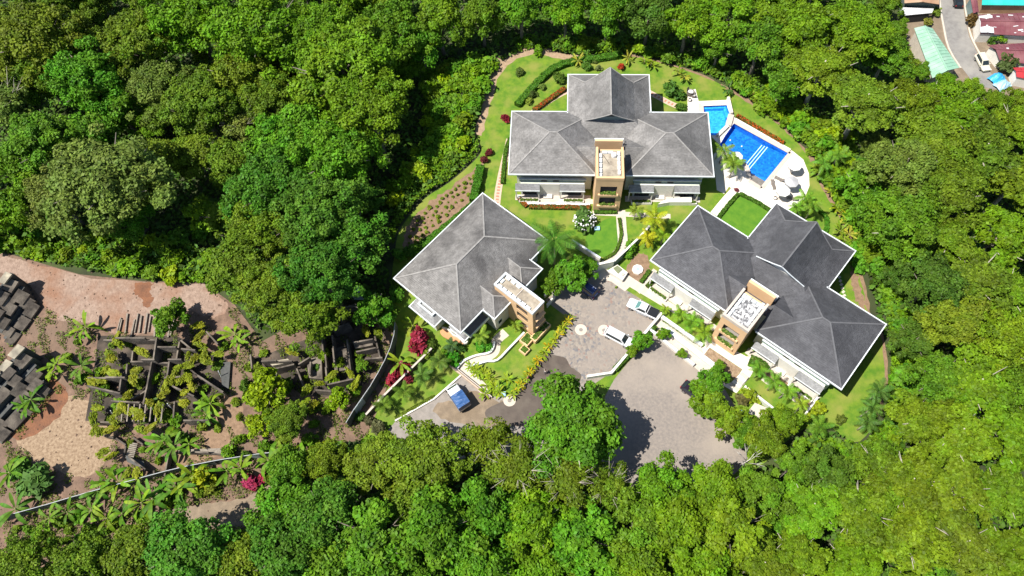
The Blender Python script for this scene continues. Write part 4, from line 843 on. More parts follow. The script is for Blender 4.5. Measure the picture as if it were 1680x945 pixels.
# undergrowth: one uncountable mass over the forest floor
N = 170000; ux = rng.uniform(-125, 125, N); uy = rng.uniform(0, 150, N); k = np.minimum(seg_dist(ux, uy, garden_w), seg_dist(ux, uy, ruins_w)) > .6
town_c = G(1600, 60, -9); k &= np.hypot(ux-town_c.x, uy-town_c.y) > 21
ux, uy = ux[k], uy[k]; uz = height(ux, uy)
clump = .5+.5*np.sin(ux*.7+2*np.sin(uy*.31))*np.sin(uy*.63+1.5*np.sin(ux*.27)); top = .3+1.8*clump
C = np.stack([ux, uy, uz+top*rng.uniform(.5, 1.1, len(ux))], 1); nn_ = rng.normal(size=C.shape)*.5; nn_[:, 2] += 1
u_ = put('undergrowth', quads('undergrowth', C, nn_, rng.uniform(.28, .62, len(ux)), LEAF)); u_.color = rgb((.06, .13, .012)); tag(u_, 'low green undergrowth covering the forest floor', 'undergrowth', None, 'stuff')
# ------------------------------------------------------------------ estate walls, ramps and terraces
def wall(name, label, pts, t_, h, mt, cap=None, n=1, z0=0, cat='wall'):
    """free wall whose TOP edge runs through these photo positions"""
    P_ = P2(smooth(pts, n, False) if n > 1 else pts, z0+h); base = P_[0].copy(); base.z = 0; Q = [Vector((p.x-base.x, p.y-base.y, 0)) for p in P_]
    o = ribbon(MB(), Q, t_, z0, z0+h-(.08 if cap else 0)).build(name, mt); o.location = base; tag(o, label, cat)
    if cap: ribbon(MB(), Q, t_+.06, z0+h-.078, z0+h).build('coping', cap, o)
    return o
wall('boundary_wall', 'straight white wall with planting between cobbled court and parking lot', [(1086,513),(1003,611),(963,617)], .35, 1.1, MINT, WHITE)
wall('ramp_wall', 'white ramp wall below the row of small palms', [(1086,519),(1153,566)], .5, .9, WHITE, FASCIA)
wall('ramp_wall', 'long broad white wall between the two entrance ramps', [(1093,539),(1178,604)], .75, .8, WHITE, FASCIA)
wall('ramp_wall', 'low white wall along the parking lot edge, under two young trees', [(1067,540),(1139,598)], .4, .8, WHITE, FASCIA)
wall('garden_wall', 'white wall with pale green face enclosing the palm strip lawn', [(1222,633),(1307,699),(1342,651)], .3, 1.2, MINT, WHITE)
wall('garden_wall', 'dark-sided white-topped wall from gate up past yellow palms', [(1007.5,428),(1048,390),(1066,370)], .28, 2.0, TEAL, WHITE)
wall('garden_wall', 'white wall running from the gate towards the big palm', [(985,423),(960,407),(938,393)], .28, 1.7, WHITE, FASCIA)
wall('gate_wall', 'tall pale green entrance wall facing the cobbled court', [(972,428),(981.6,433),(1007,427.5)], .35, 2.3, MINT, WHITE)
wall('garden_wall', 'white-capped diagonal wall behind the crimson bushes', [(708,571),(626,652),(600,680)], .26, 1.4, OLDC, COPING)
wall('kerb_wall', 'thin white kerb edging the truck driveway lawn', [(760,612),(712,654),(648,690)], .25, .3, WHITE)
wall('channel_wall', 'pale parapet beside the drainage channel near the truck', [(738,599),(803,652)], .22, .6, PINKC, None)
wall('channel_wall', 'dark inner parapet of the drainage channel beside the walkway', [(744,600),(807,651)], .15, .6, COPING, None)
wall('path_wall', 'curved white wall on the house side of the walkway', [(748,606),(760,592),(780,583),(800,579),(808,572),(811,560)], .25, .6, WHITE, FASCIA, 4)
wall('path_wall', 'curved white wall on the lawn side of the walkway', [(767,601),(783,597),(800,592),(816,590),(836,570),(860,545)], .25, .6, WHITE, FASCIA, 3)
wall('garden_wall', 'zigzag white wall in the shade behind the slim tower', [(893,484),(903,472),(910,485),(897,500)], .2, 1.2, MINT, WHITE)
wall('edging_wall', 'long low white edging in front of the north villa', [(851,321),(859,333),(968,336)], .5, .35, WHITE, FASCIA)
tb = root('raised_terrace', (0, 0, 0), 0, 'white raised terrace at the east front of the north villa', 'terrace')
tp = P2([(1079.6,335),(1090,328),(1134.8,321.4),(1134.8,331.6),(1099,331.6)], 1.1); MB().prism(tp, 0, 1.02).build('terrace_body', MINT, tb); MB().prism(tp, 1.022, 1.12).build('terrace_floor', WHITE, tb)
for nm, pts, z, mt in [('entrance_walk', [(1020,463),(1030,451),(1114,505),(1106,514)], .03, CREAM), ('entrance_apron', [(960,446),(996,442),(1022,462),(1034,470),(1025,478),(1003,462),(985,458)], .028, CREAM),
    ('ramp', [(1086,522),(1094,524),(1160,570),(1178,600),(1095,541),(1068,541)], .03, CREAM), ('ramp', [(1068,545),(1095,541),(1178,606),(1190,630),(1180,640),(1140,603)], .036, CREAM),
    ('entrance_plaza', [(1150,566),(1163,545),(1200,572),(1245,596),(1228,622),(1208,645),(1185,632),(1205,626),(1218,606),(1164,570),(1155,582)], .044, DECK),
    ('side_court', [(1225,585),(1262,560),(1290,590),(1240,600)], .022, PINKC), ('dry_bed', [(1163.7,570.4),(1217,606),(1206,623.7),(1154.8,582)], .05, STRAW),
    ('front_strip', [(1180,520),(1090,468),(1100,458),(1195,525)], .022, GRASS), ('planting_bed', [(1240,590),(1345,660),(1330,672),(1232,602)], .024, SOIL)]:
    struct(sheet(nm, P2(pts), z, mt))
for k in range(4):
    p = G(1257+24.5*k, 624+15.8*k); o = struct(MB().prism([(-.7, -.45), (.7, -.55), (.75, .4), (-.6, .5)], 0, .05).build('paving_slab', CREAM)); o.location = p; o.rotation_euler.z = R(-45)
stp = root('garden_stair', (0, 0, 0), 0, 'broad white stair beside the dry sandy planter', 'stair')
A, B, C, D = (G(x, y) for x, y in ((1216,612),(1227,621),(1209,642),(1196,631)))
for k in range(5):
    q0, q1 = k/5, (k+1)/5; MB().prism([A.lerp(D, q0), B.lerp(C, q0), B.lerp(C, q1), A.lerp(D, q1)], 0, .62-.12*k).build('tread', WHITE if k % 2 else CREAM, stp)
bn = root('bench', G(1162.5, 597), R(-40), 'blue-topped bench against the white ramp wall', 'bench'); MB().box(-.85, .85, -.25, .25, .38, .46).build('seat', BLUEP, bn)
for s_ in (-.7, .7): MB().box(s_-.06, s_+.06, -.2, .2, 0, .38).build('leg', RAILM, bn)
for (pts, z, mt, lb) in (([(1226,677),(1238.5,660.7),(1263,671),(1249.6,690)], 2.5, CREAM, 'cream flat-roofed shelter at the corner of the lower wall'), ([(1200.7,678.5),(1212,668),(1230,683),(1226,688)], 2.3, SKYB, 'pale blue flat-roofed shelter half hidden by trees')):
    t = root('shelter', G(*pts[0]), 0, lb, 'shelter'); t.location = (0, 0, 0); Q = P2(pts, z); MB().prism(Q, z-.15, z).build('roof', mt, t); c = sum(Q, Vector())/4
    MB().prism([c+(q_-c)*.86 for q_ in Q], 0, z-.16).build('wall', WHITE, t)
mb_ = root('bin_store', (0, 0, 0), 0, 'white bin store with olive lid and round drum by the gate', 'bin store'); Q = P2([(996,444),(1013,434),(1030,447),(1021.5,459.5)], .9); MB().prism(Q, 0, .9).build('body', WHITE, mb_)
MB().prism(P2([(1006,440),(1013,435.5),(1021,442),(1014,449)], 1.0), .902, 1.05).build('lid', mat('olive_lid', (.17, .19, .10), None, 2, .7), mb_); p = G(1021.5, 450, 1.0); MB().cyl((p.x, p.y), .28, .28, .902, 1.1, 14).build('drum', COPING, mb_)
fo = root('fountain', G(1046, 443), 0, 'octagonal white fountain basin with blue water in the side garden', 'fountain'); MB().cyl((0, 0), 1.0, .95, 0, .35, 8).build('basin', WHITE, fo); MB().cyl((0, 0), .32, .32, .352, .40, 16).build('water', SKYB, fo)
for k, (x, y) in enumerate(((969, 375, ), (1147, 545), (758, 584))): pass
bt = root('water_tub', G(979, 376), 0, 'small pale-blue tub in the shade of the white-flowering tree', 'tub'); MB().prism([(-.5, -.3), (.5, -.35), (.55, .35), (-.5, .3)], 0, .35).build('body', SKYB, bt)
for px_, py_, lb in ((818, 636, 'round grey-white inspection cover box among the lime crotons'), (826, 646, 'pale-blue box lid at the corner of the croton bed')):
    t = root('utility_box', G(px_, py_, .6), 0, lb, 'box'); t.location.z = 0; MB().cyl((0, 0), .5, .5, 0, .6, 12 if px_ < 820 else 4).build('body', GREYM if px_ < 820 else SKYB, t); MB().cyl((0, 0), .42, .38, .602, .68, 12 if px_ < 820 else 4).build('lid', GREYM if px_ < 820 else SKYB, t)
# ------------------------------------------------------------------ vehicles
def loft(rings):
    mb = MB(); n = len(rings[0])
    for r_ in rings: mb.v += r_
    for i in range(len(rings)-1):
        for k in range(n): mb.f.append((i*n+k, i*n+(k+1) % n, (i+1)*n+(k+1) % n, (i+1)*n+k))
    mb.f.append(tuple(range(n))[::-1]); mb.f.append(tuple((len(rings)-1)*n+k for k in range(n))); return mb
def ring(x, zb, zt, wb, wt, r_=.12): return [(x, -wb+r_, zb), (x, wb-r_, zb), (x, wb, zb+.25), (x, wb, zt-r_), (x, wt-r_, zt), (x, -wt+r_, zt), (x, -wb, zt-r_), (x, -wb, zb+.25)]
def wheels(t, xs_, w, r_=.36):
    for x in xs_:
        for s_ in (-1, 1):
            o = MB().tube([(0, -.12, 0), (0, .12, 0)], r_, 16).build('wheel', TYRE, t); o.location = (x, s_*(w-.1), r_); MB().tube([(0, s_*.10, 0), (0, s_*.13, 0)], r_*.6, 12).build('rim', RIM, o)
def head(front, rear, z=.9):
    a, b = G(*front, z), G(*rear, z); d = a-b; return (a+b)/2, math.atan2(d.y, d.x), d.length
def car(name, label, front, rear, paint, kind='suv', cat='car', gz=0, length=None, glass=CGL):
    c, an, L_ = head(front, rear, .9+gz); L_ = length or L_; t = root(name, (c.x, c.y, gz), an, label, cat); h = L_/2; w = .92
    if kind == 'pickup':
        loft([ring(-h, .55, .95, w-.08, w-.14), ring(-h+.1, .42, 1.12, w, w-.06), ring(-h+1.9, .4, 1.12, w, w-.06), ring(h-1.75, .4, 1.12, w, w-.08), ring(h-.5, .42, 1.06, w-.02, w-.12), ring(h-.05, .45, .92, w-.14, w-.26)]).build('body', paint, t)
        MB().box(-h+.1, -h+1.75, -w+.1, w-.1, 1.123, 1.19).build('bed_cover', CARB, t); x0, x1 = -h+1.85, h-1.45
        for s_ in (-1, 1): MB().box(x0-.2, x1-.4, s_*(w+.02)-.08, s_*(w+.02)+.08, .38, .46).build('side_step', RIM, t)
    else:
        hood = h-(1.15 if kind == 'suv' else 1.05)
        loft([ring(-h, .5, .9, w-.12, w-.2), ring(-h+.12, .36, 1.05, w, w-.05), ring(0, .34, 1.06, w, w-.05), ring(hood, .34, 1.04, w, w-.08), ring(h-.4, .36, .96, w-.03, w-.14), ring(h, .42, .8, w-.18, w-.32)]).build('body', paint, t)
        x0, x1 = -h+.15, hood+.05
    top = 1.78 if kind != 'sedan' else 1.5; rk = .25 if kind != 'sedan' else .5
    cab = MB(); ib = w-.1; it = w-.24; b0, b1, t0, t1 = x0, x1, x0+rk, x1-.75
    cab.add([(b0, -ib, 1.04), (b1, -ib, 1.04), (b1, ib, 1.04), (b0, ib, 1.04), (t0, -it, top), (t1, -it, top), (t1, it, top), (t0, it, top)], [(4, 5, 6, 7), (0, 1, 5, 4), (1, 2, 6, 5), (2, 3, 7, 6), (3, 0, 4, 7)]); cab.build('cabin', paint, t)
    def pane(nm, P_, g_):
        P_ = [Vector(p) for p in P_]; c_ = sum(P_, Vector())/4; nr = (P_[1]-P_[0]).cross(P_[2]-P_[0]).normalized(); out = c_-Vector(((b0+b1)/2, 0, 1.2)); nr = nr if nr.dot(out) > 0 else -nr
        P_ = [c_+(p-c_)*.86 for p in P_]; MB().add([p+nr*.004 for p in P_]+[p+nr*.02 for p in P_], [(0, 1, 2, 3), (4, 5, 6, 7), (0, 1, 5, 4), (1, 2, 6, 5), (2, 3, 7, 6), (3, 0, 4, 7)]).build(nm, g_, t)
    pane('windscreen', [(b1, -ib, 1.06), (b1, ib, 1.06), (t1, it, top), (t1, -it, top)], glass); pane('rear_window', [(b0, -ib, 1.06), (b0, ib, 1.06), (t0, it, top), (t0, -it, top)], CGL)
    for s_ in (-1, 1): pane('side_window', [(b0+.1, s_*ib, 1.06), (b1-.1, s_*ib, 1.06), (t1, s_*it, top), (t0, s_*it, top)], CGL)
    for s_ in (-1, 1):
        MB().box(h-.25, h-.06, s_*.62-.16, s_*.62+.16, .68, .84).build('headlight', LAMPW, t); MB().box(-h-.02, -h+.12, s_*.72-.1, s_*.72+.1, .75, 1.0).build('tail_light', LAMPR, t); MB().box(b1-.35, b1-.2, s_*(w+.08)-.1, s_*(w+.08)+.1, 1.05, 1.2).build('mirror', paint, t)
    if kind != 'sedan':
        for s_ in (-1, 1): MB().box(t0+.15, t1-.15, s_*(it-.12)-.025, s_*(it-.12)+.025, top+.002, top+.05).build('roof_rail', RIM, t)
    wheels(t, (-h+.85, h-.9), w); return t
car('pickup_truck', 'white double-cab pickup with black bed cover parked by the entrance walk', (1030.5,494.5), (1080,517), CARW, 'pickup', 'pickup', glass=CGT)
car('parked_car', 'white estate car parked at the wall between court and parking lot', (1038,565), (993,541), CARW, 'suv')
car('parked_car', 'dark navy car half under the leafy tree by the entrance gate', (951,464), (974,481), CARN, 'suv', length=4.2)
car('parked_car', 'dark purple-black car tucked under trees at the parking lot edge', (1153,654), (1126,633), plain('car_plum', (.02, .012, .022), .2), 'sedan', length=4.4)
c, an, L_ = head((739,632.5), (763,668), 1.6); t = root('cargo_truck', (c.x, c.y, 0), an, 'white cargo truck with blue tarpaulin cover on the shaded driveway', 'truck'); h = L_/2
loft([ring(h-1.75, .5, 2.25, .95, .86), ring(h-.75, .5, 2.3, .95, .86), ring(h-.3, .5, 1.6, .95, .9), ring(h, .55, 1.35, .9, .84)]).build('cab', CARW, t)
MB().add([(h-.72, -.78, 2.22), (h-.72, .78, 2.22), (h-.27, .8, 1.62), (h-.27, -.8, 1.62), (h-.70, -.78, 2.26), (h-.70, .78, 2.26), (h-.25, .8, 1.66), (h-.25, -.8, 1.66)], [(0, 1, 2, 3), (4, 5, 6, 7), (0, 1, 5, 4), (1, 2, 6, 5), (2, 3, 7, 6), (3, 0, 4, 7)]).build('windscreen', CGL, t)
MB().box(-h, h-1.85, -1.02, 1.02, .55, .8).build('chassis', RAILM, t); MB().box(-h, h-1.85, -1.05, 1.05, .8, 1.3).build('cargo_bed', CARW, t)
tb2 = MB(); nxx, nyy = 14, 7; x0, x1 = -h-.02, h-1.82
for i in range(nxx+1):
    for j in range(nyy+1):
        yv = -1.08+2.16*j/nyy; ev = min(i, nxx-i, j, nyy-j) == 0; z = 1.45 if ev else 2.55+.10*math.cos(yv*1.3)+.05*math.sin(i*1.9)*math.cos(j*1.3)-(.06 if i in (3, 7, 11) else 0); tb2.v.append((x0+(x1-x0)*i/nxx, yv if not ev or j in (0, nyy) else yv, z))
for i in range(nxx):
    for j in range(nyy): k = i*(nyy+1)+j; tb2.f.append((k, k+nyy+1, k+nyy+2, k+1))
for i in range(nxx+1):                                # square the shoulders of the load
    for j in range(nyy+1):
        k = i*(nyy+1)+j; x, y, z = tb2.v[k]
        if i == 1: x = x0+.05
        if i == nxx-1: x = x1-.05
        if j == 1: y = -1.04
        if j == nyy-1: y = 1.04
        tb2.v[k] = (x, y, z)
tb2.build('tarpaulin', TARP, t); wheels(t, (-h+.9, h-1.0), 1.0, .42)
for s_ in (-1, 1): MB().box(h-.6, h-.45, s_*1.1-.12, s_*1.1+.12, 1.5, 1.9).build('mirror', RAILM, t); MB().box(h-.08, h+.02, s_*.7-.15, s_*.7+.15, .75, .95).build('headlight', LAMPW, t)
# motorcycle on the dirt track
t = root('motorcycle', G(279, 829), R(70), 'black and white motorcycle parked where the dirt track meets the shrubs', 'motorcycle')
for x in (-.62, .62):
    o = MB().tube([(0, -.06, 0), (0, .06, 0)], .3, 16).build('wheel', TYRE, t); o.location = (x, 0, .3); MB().tube([(0, -.07, 0), (0, .07, 0)], .19, 12).build('rim', RIM, o)
loft([ring(-.55, .55, .8, .12, .1, .04), ring(0, .4, .78, .16, .12, .04), ring(.35, .5, .95, .15, .1, .04)]).build('body', CARB, t); loft([ring(-.75, .78, .88, .14, .12, .03), ring(0, .76, .86, .16, .14, .03)]).build('seat', RAILM, t)
MB().tube([(.62, 0, .3), (.42, 0, 1.0)], .05, 6).build('fork', RIM, t); MB().tube([(.4, -.38, 1.02), (.42, 0, 1.0), (.4, .38, 1.02)], .03, 6).build('handlebar', RIM, t); loft([ring(.3, .78, 1.0, .18, .14, .04), ring(.6, .7, .95, .12, .08, .04)]).build('fairing', CARW, t)
# ------------------------------------------------------------------ people on the wet driveway
import bmesh
def skin_body(name, pts, edges, rad, mt, parent):
    bm = bmesh.new(); ly = bm.verts.layers.skin.verify(); vs_ = [bm.verts.new(p) for p in pts]
    for a, b in edges: bm.edges.new((vs_[a], vs_[b]))
    for v, r_ in zip(vs_, rad): v[ly].radius = (r_, r_)
    vs_[0][ly].use_root = True; me = bpy.data.meshes.new(name); bm.to_mesh(me); bm.free(); me.materials.append(mt)
    o = put(name, me, parent); sm = o.modifiers.new('skin', 'SKIN'); sm.use_smooth_shade = True; s2 = o.modifiers.new('sub', 'SUBSURF'); s2.levels = 1; s2.render_levels = 1; return o
def person(px, py, rz, shirt, label, arm):
    t = root('person', G(px, py, .8), rz, label, 'person'); t.location.z = .03
    P_ = [(0, 0, .95), (0, 0, 1.2), (0, 0, 1.42), (0, 0, 1.52), (.02, 0, 1.62), (.03, 0, 1.74), (0, .2, 1.40), (.05, .27, 1.12), (.05+arm, .24, .9), (.08+arm, .24, .8), (0, -.2, 1.40), (.05, -.27, 1.12), (.18, -.24, .92), (.22, -.24, .82),
          (.0, .1, .9), (.04, .11, .5), (0, .12, .08), (.14, .13, .04), (0, -.1, .9), (-.02, -.11, .5), (-.08, -.12, .08), (.06, -.13, .04)]
    E_ = [(0, 1), (1, 2), (2, 3), (3, 4), (4, 5), (2, 6), (6, 7), (7, 8), (8, 9), (2, 10), (10, 11), (11, 12), (12, 13), (0, 14), (14, 15), (15, 16), (16, 17), (0, 18), (18, 19), (19, 20), (20, 21)]
    rd = [.14, .13, .15, .055, .09, .085, .06, .045, .035, .04, .06, .045, .035, .04, .09, .06, .045, .04, .09, .06, .045, .04]
    skin_body('body', P_, E_, rd, SKIN, t)
    skin_body('shirt', [P_[i] for i in (0, 1, 2, 6, 7, 10, 11)], [(0, 1), (1, 2), (2, 3), (3, 4), (2, 5), (5, 6)], [.155, .15, .17, .08, .06, .08, .06], shirt, t)
    skin_body('trousers', [P_[i] for i in (0, 14, 15, 16, 18, 19, 20)], [(0, 1), (1, 2), (2, 3), (0, 4), (4, 5), (5, 6)], [.15, .105, .078, .06, .105, .078, .06], JEAN, t)
    skin_body('hair', [(.0, 0, 1.66), (.0, 0, 1.76)], [(0, 1)], [.1, .095], HAIR, t)
    return t
person(867, 620, R(140), REDC, 'person in a red shirt standing on the wet driveway by the crotons', .2)
person(894, 610, R(20), PALEC, 'person in a pale shirt with arm out on the wet driveway', .35)
# ------------------------------------------------------------------ poolside furniture
def parasol(px, py, mt, label, r_=1.28):
    z = 2.5; p = G(px, py, z); t = root('parasol', (p.x, p.y, .026), random.uniform(0, .7), label, 'parasol', 'parasols on the pool terrace'); n = 8
    cn = MB(); cn.v = [(0, 0, z+.42)]+[(r_*math.cos(2*math.pi*k/n), r_*math.sin(2*math.pi*k/n), z) for k in range(n)]; cn.f = [(0, 1+k, 1+(k+1) % n) for k in range(n)]; cn.build('canopy', mt, t)
    va = MB(); va.v = [(r_*1.002*math.cos(2*math.pi*k/n), r_*1.002*math.sin(2*math.pi*k/n), z-zz) for zz in (.003, .28) for k in range(n)]; va.f = [(k, (k+1) % n, (k+1) % n+n, k+n) for k in range(n)]; va.build('valance', VAL, t)
    MB().tube([(0, 0, 0), (0, 0, z+.5)], .035, 8).build('pole', RIM, t); MB().cyl((0, 0), .3, .28, 0, .1, 12).build('base', COPING, t)
parasol(1304, 271, CANVAS, 'white parasol out on the bare tip of the sun terrace'); parasol(1299, 298, CANVASG, 'light grey parasol between the two white ones'); parasol(1285, 313, CANVAS, 'white parasol beside the loungers near the palms'); parasol(1208, 257, CANVAS, 'white parasol half hidden by the poolside palms', 1.2)
def lounger(px, py, rz, label):
    t = root('sun_lounger', G(px, py, .4), rz, label, 'lounger', 'loungers on the pool terrace'); t.location.z = .026
    for k in range(9): MB().box(-.9+.135*k, -.79+.135*k, -.3, .3, .32, .36).build('slat', RATTAN, t)
    br = MB(); br.add([(.33, -.3, .34), (.33, .3, .34), (.95, .3, .72), (.95, -.3, .72), (.33, -.3, .3), (.33, .3, .3), (.95, .3, .68), (.95, -.3, .68)], [(0, 1, 2, 3), (7, 6, 5, 4), (0, 4, 5, 1), (1, 5, 6, 2), (2, 6, 7, 3), (3, 7, 4, 0)]); br.build('backrest', RATTAN, t)
    for x in (-.8, .3):
        for y in (-.27, .27): MB().box(x-.03, x+.03, y-.03, y+.03, 0, .32).build('leg', RAILM, t)
lounger(1279, 293, R(-42), 'brown lounger pointing from the pool to the grey parasol'); lounger(1269, 303, R(92), 'brown lounger standing crosswise beside the pool coping'); lounger(1300, 325, R(-25), 'brown lounger half under the white parasol by the palms')
def seat_group(px, py, label, name='rattan_chair', s_=1.0):
    t = root(name, G(px, py, .3), random.uniform(0, 6), label, 'chair', None, s_); t.location.z = .026
    MB().cyl((0, 0), .5, .55, .12, .4, 14).build('seat', RATTAN, t); pts = [(.52*math.cos(a), .52*math.sin(a)) for a in np.linspace(-1.7, 1.7, 9)]
    bk = MB()
    for i in range(8): bk.add([(*pts[i], .38), (*pts[i+1], .38), (pts[i+1][0]*1.15, pts[i+1][1]*1.15, .85), (pts[i][0]*1.15, pts[i][1]*1.15, .85)], [(0, 1, 2, 3)])
    bk.build('backrest', RATTAN, t); MB().cyl((.05, 0), .38, .34, .402, .5, 12).build('cushion', CANVAS, t)
    for a in (0, 2.1, 4.2): MB().cyl((.35*math.cos(a), .35*math.sin(a)), .03, .03, 0, .12, 6).build('leg', RAILM, t)
seat_group(1133, 153, 'large round rattan daybed on the upper pool deck', s_=1.5); seat_group(1138, 157, 'small rattan chair next to the round daybed', s_=.9); seat_group(1131.5, 164, 'little rattan stool alone on the upper pool deck', s_=.6); seat_group(1272, 325, 'small rattan stool beside the lower white parasol', s_=.55)
# ------------------------------------------------------------------ garden planting
GP = 'palms of the estate garden'
palm(910, 393, 8.5, 1.0, (.055, .15, .012), 'tall royal palm with long drooping fronds beside the tub', n=17, kind='royal', group=GP)
for k, (x, y, z, s_, c, lb) in enumerate([(1075,358,4.5,1.25,(.20,.25,.01),'large yellow-green palm above the dark-sided wall'),(1062,390,2.8,.95,(.24,.27,.008),'bright yellow palm close by the dark-sided wall'),(1088,386,3,.95,(.12,.20,.01),'green-yellow palm between wall and slate roof corner'),(1043,345,3,.75,(.12,.17,.015),'small olive palm beside the north tower path'),
    (1188,247,3.8,.95,(.10,.17,.015),'palm at the poolside nearest the villa roof'),(1204,268,4.2,1.0,(.11,.185,.015),'palm with pale trunk at the pool terrace corner'),(1196,262,2.6,.7,(.10,.17,.015),'short palm between the two poolside palms'),
    (1320,326,4,.95,(.09,.19,.012),'palm over the terrace edge by the white parasol'),(1334,336,4.3,.95,(.09,.18,.012),'palm leaning over the pale lawn east of the terrace'),(1308,340,3,.85,(.08,.18,.012),'low palm in the shrub mass behind the terrace'),(1352,268,4,.95,(.07,.17,.015),'palm at the bend of the garden border'),(1375,255,4.3,1.0,(.08,.17,.015),'palm behind the garden border in the shrubs'),
    (1246,606,3.6,.85,(.08,.18,.012),'first palm of the front row beside the stair'),(1270,625,3.7,.85,(.08,.18,.012),'second palm of the front row from the stair'),(1293,641,3.7,.85,(.10,.19,.012),'third palm of the front row from the stair'),(1315,662,3.4,.7,(.15,.22,.012),'last and smallest palm of the front row at the wall corner'),
    (1092,507,1.6,.5,(.14,.22,.012),'smallest palm of the ramp strip by the pickup'),(1117,516,2.2,.75,(.11,.21,.012),'young palm of the ramp strip, second from the pickup'),(1136,527,2.6,.95,(.09,.20,.012),'broad palm in the middle of the ramp strip'),(1155,545,2.6,.95,(.12,.21,.012),'palm of the ramp strip next to the tower'),
    (692,615,2.6,.95,(.07,.15,.02),'palm in the middle of the truck driveway lawn'),(721,592,2.6,.9,(.08,.15,.02),'palm at the top of the truck driveway lawn'),(664,642,2.4,.9,(.09,.17,.015),'palm on the driveway lawn towards the big forest trees'),(629,664,2.4,.9,(.10,.18,.015),'palm at the lower end of the diagonal wall'),(789,550,3.2,.85,(.12,.20,.02),'feathery palm against the white wing wall'),(846,532,2.2,.65,(.12,.19,.015),'small palm at the foot of the slim tower'),(741,566,2.0,.7,(.05,.11,.03),'grey-green fan-like palm by the curved terrace'),
    (1443,642,4.5,1.15,(.05,.11,.015),'dark palm at the lawn edge below the slate roof'),(1432,668,4,1.1,(.055,.12,.015),'dark palm in the middle of the lawn-edge trio'),(1424,692,3.6,1.05,(.05,.11,.015),'dark palm lowest of the lawn-edge trio'),(1345,700,2.4,1.0,(.07,.15,.012),'spiky cycad-like palm outside the garden wall corner')]):
    c = tuple(min(.32, v_*(1.35 if x > 760 else .95)) for v_ in c); s_ *= .84 if x < 1420 else .72
    palm(x, y, z, s_, c, lb, group=GP, n=11 if s_ < .8 else 13, lean=(random.uniform(-.2, .5), random.uniform(-.1, .3)) if z > 3 else (0, 0))
for x, y, s_, c, lb in [(658,595,1.1,(.15,.24,.012),'banana plant between the crimson bushes'),(677,534,1.0,(.17,.24,.012),'banana plant above the big crimson bush'),(1195,146,.8,(.05,.12,.02),'dark leafy plant on the lawn behind the upper pool')]: banana(x, y, s_, c, lb)
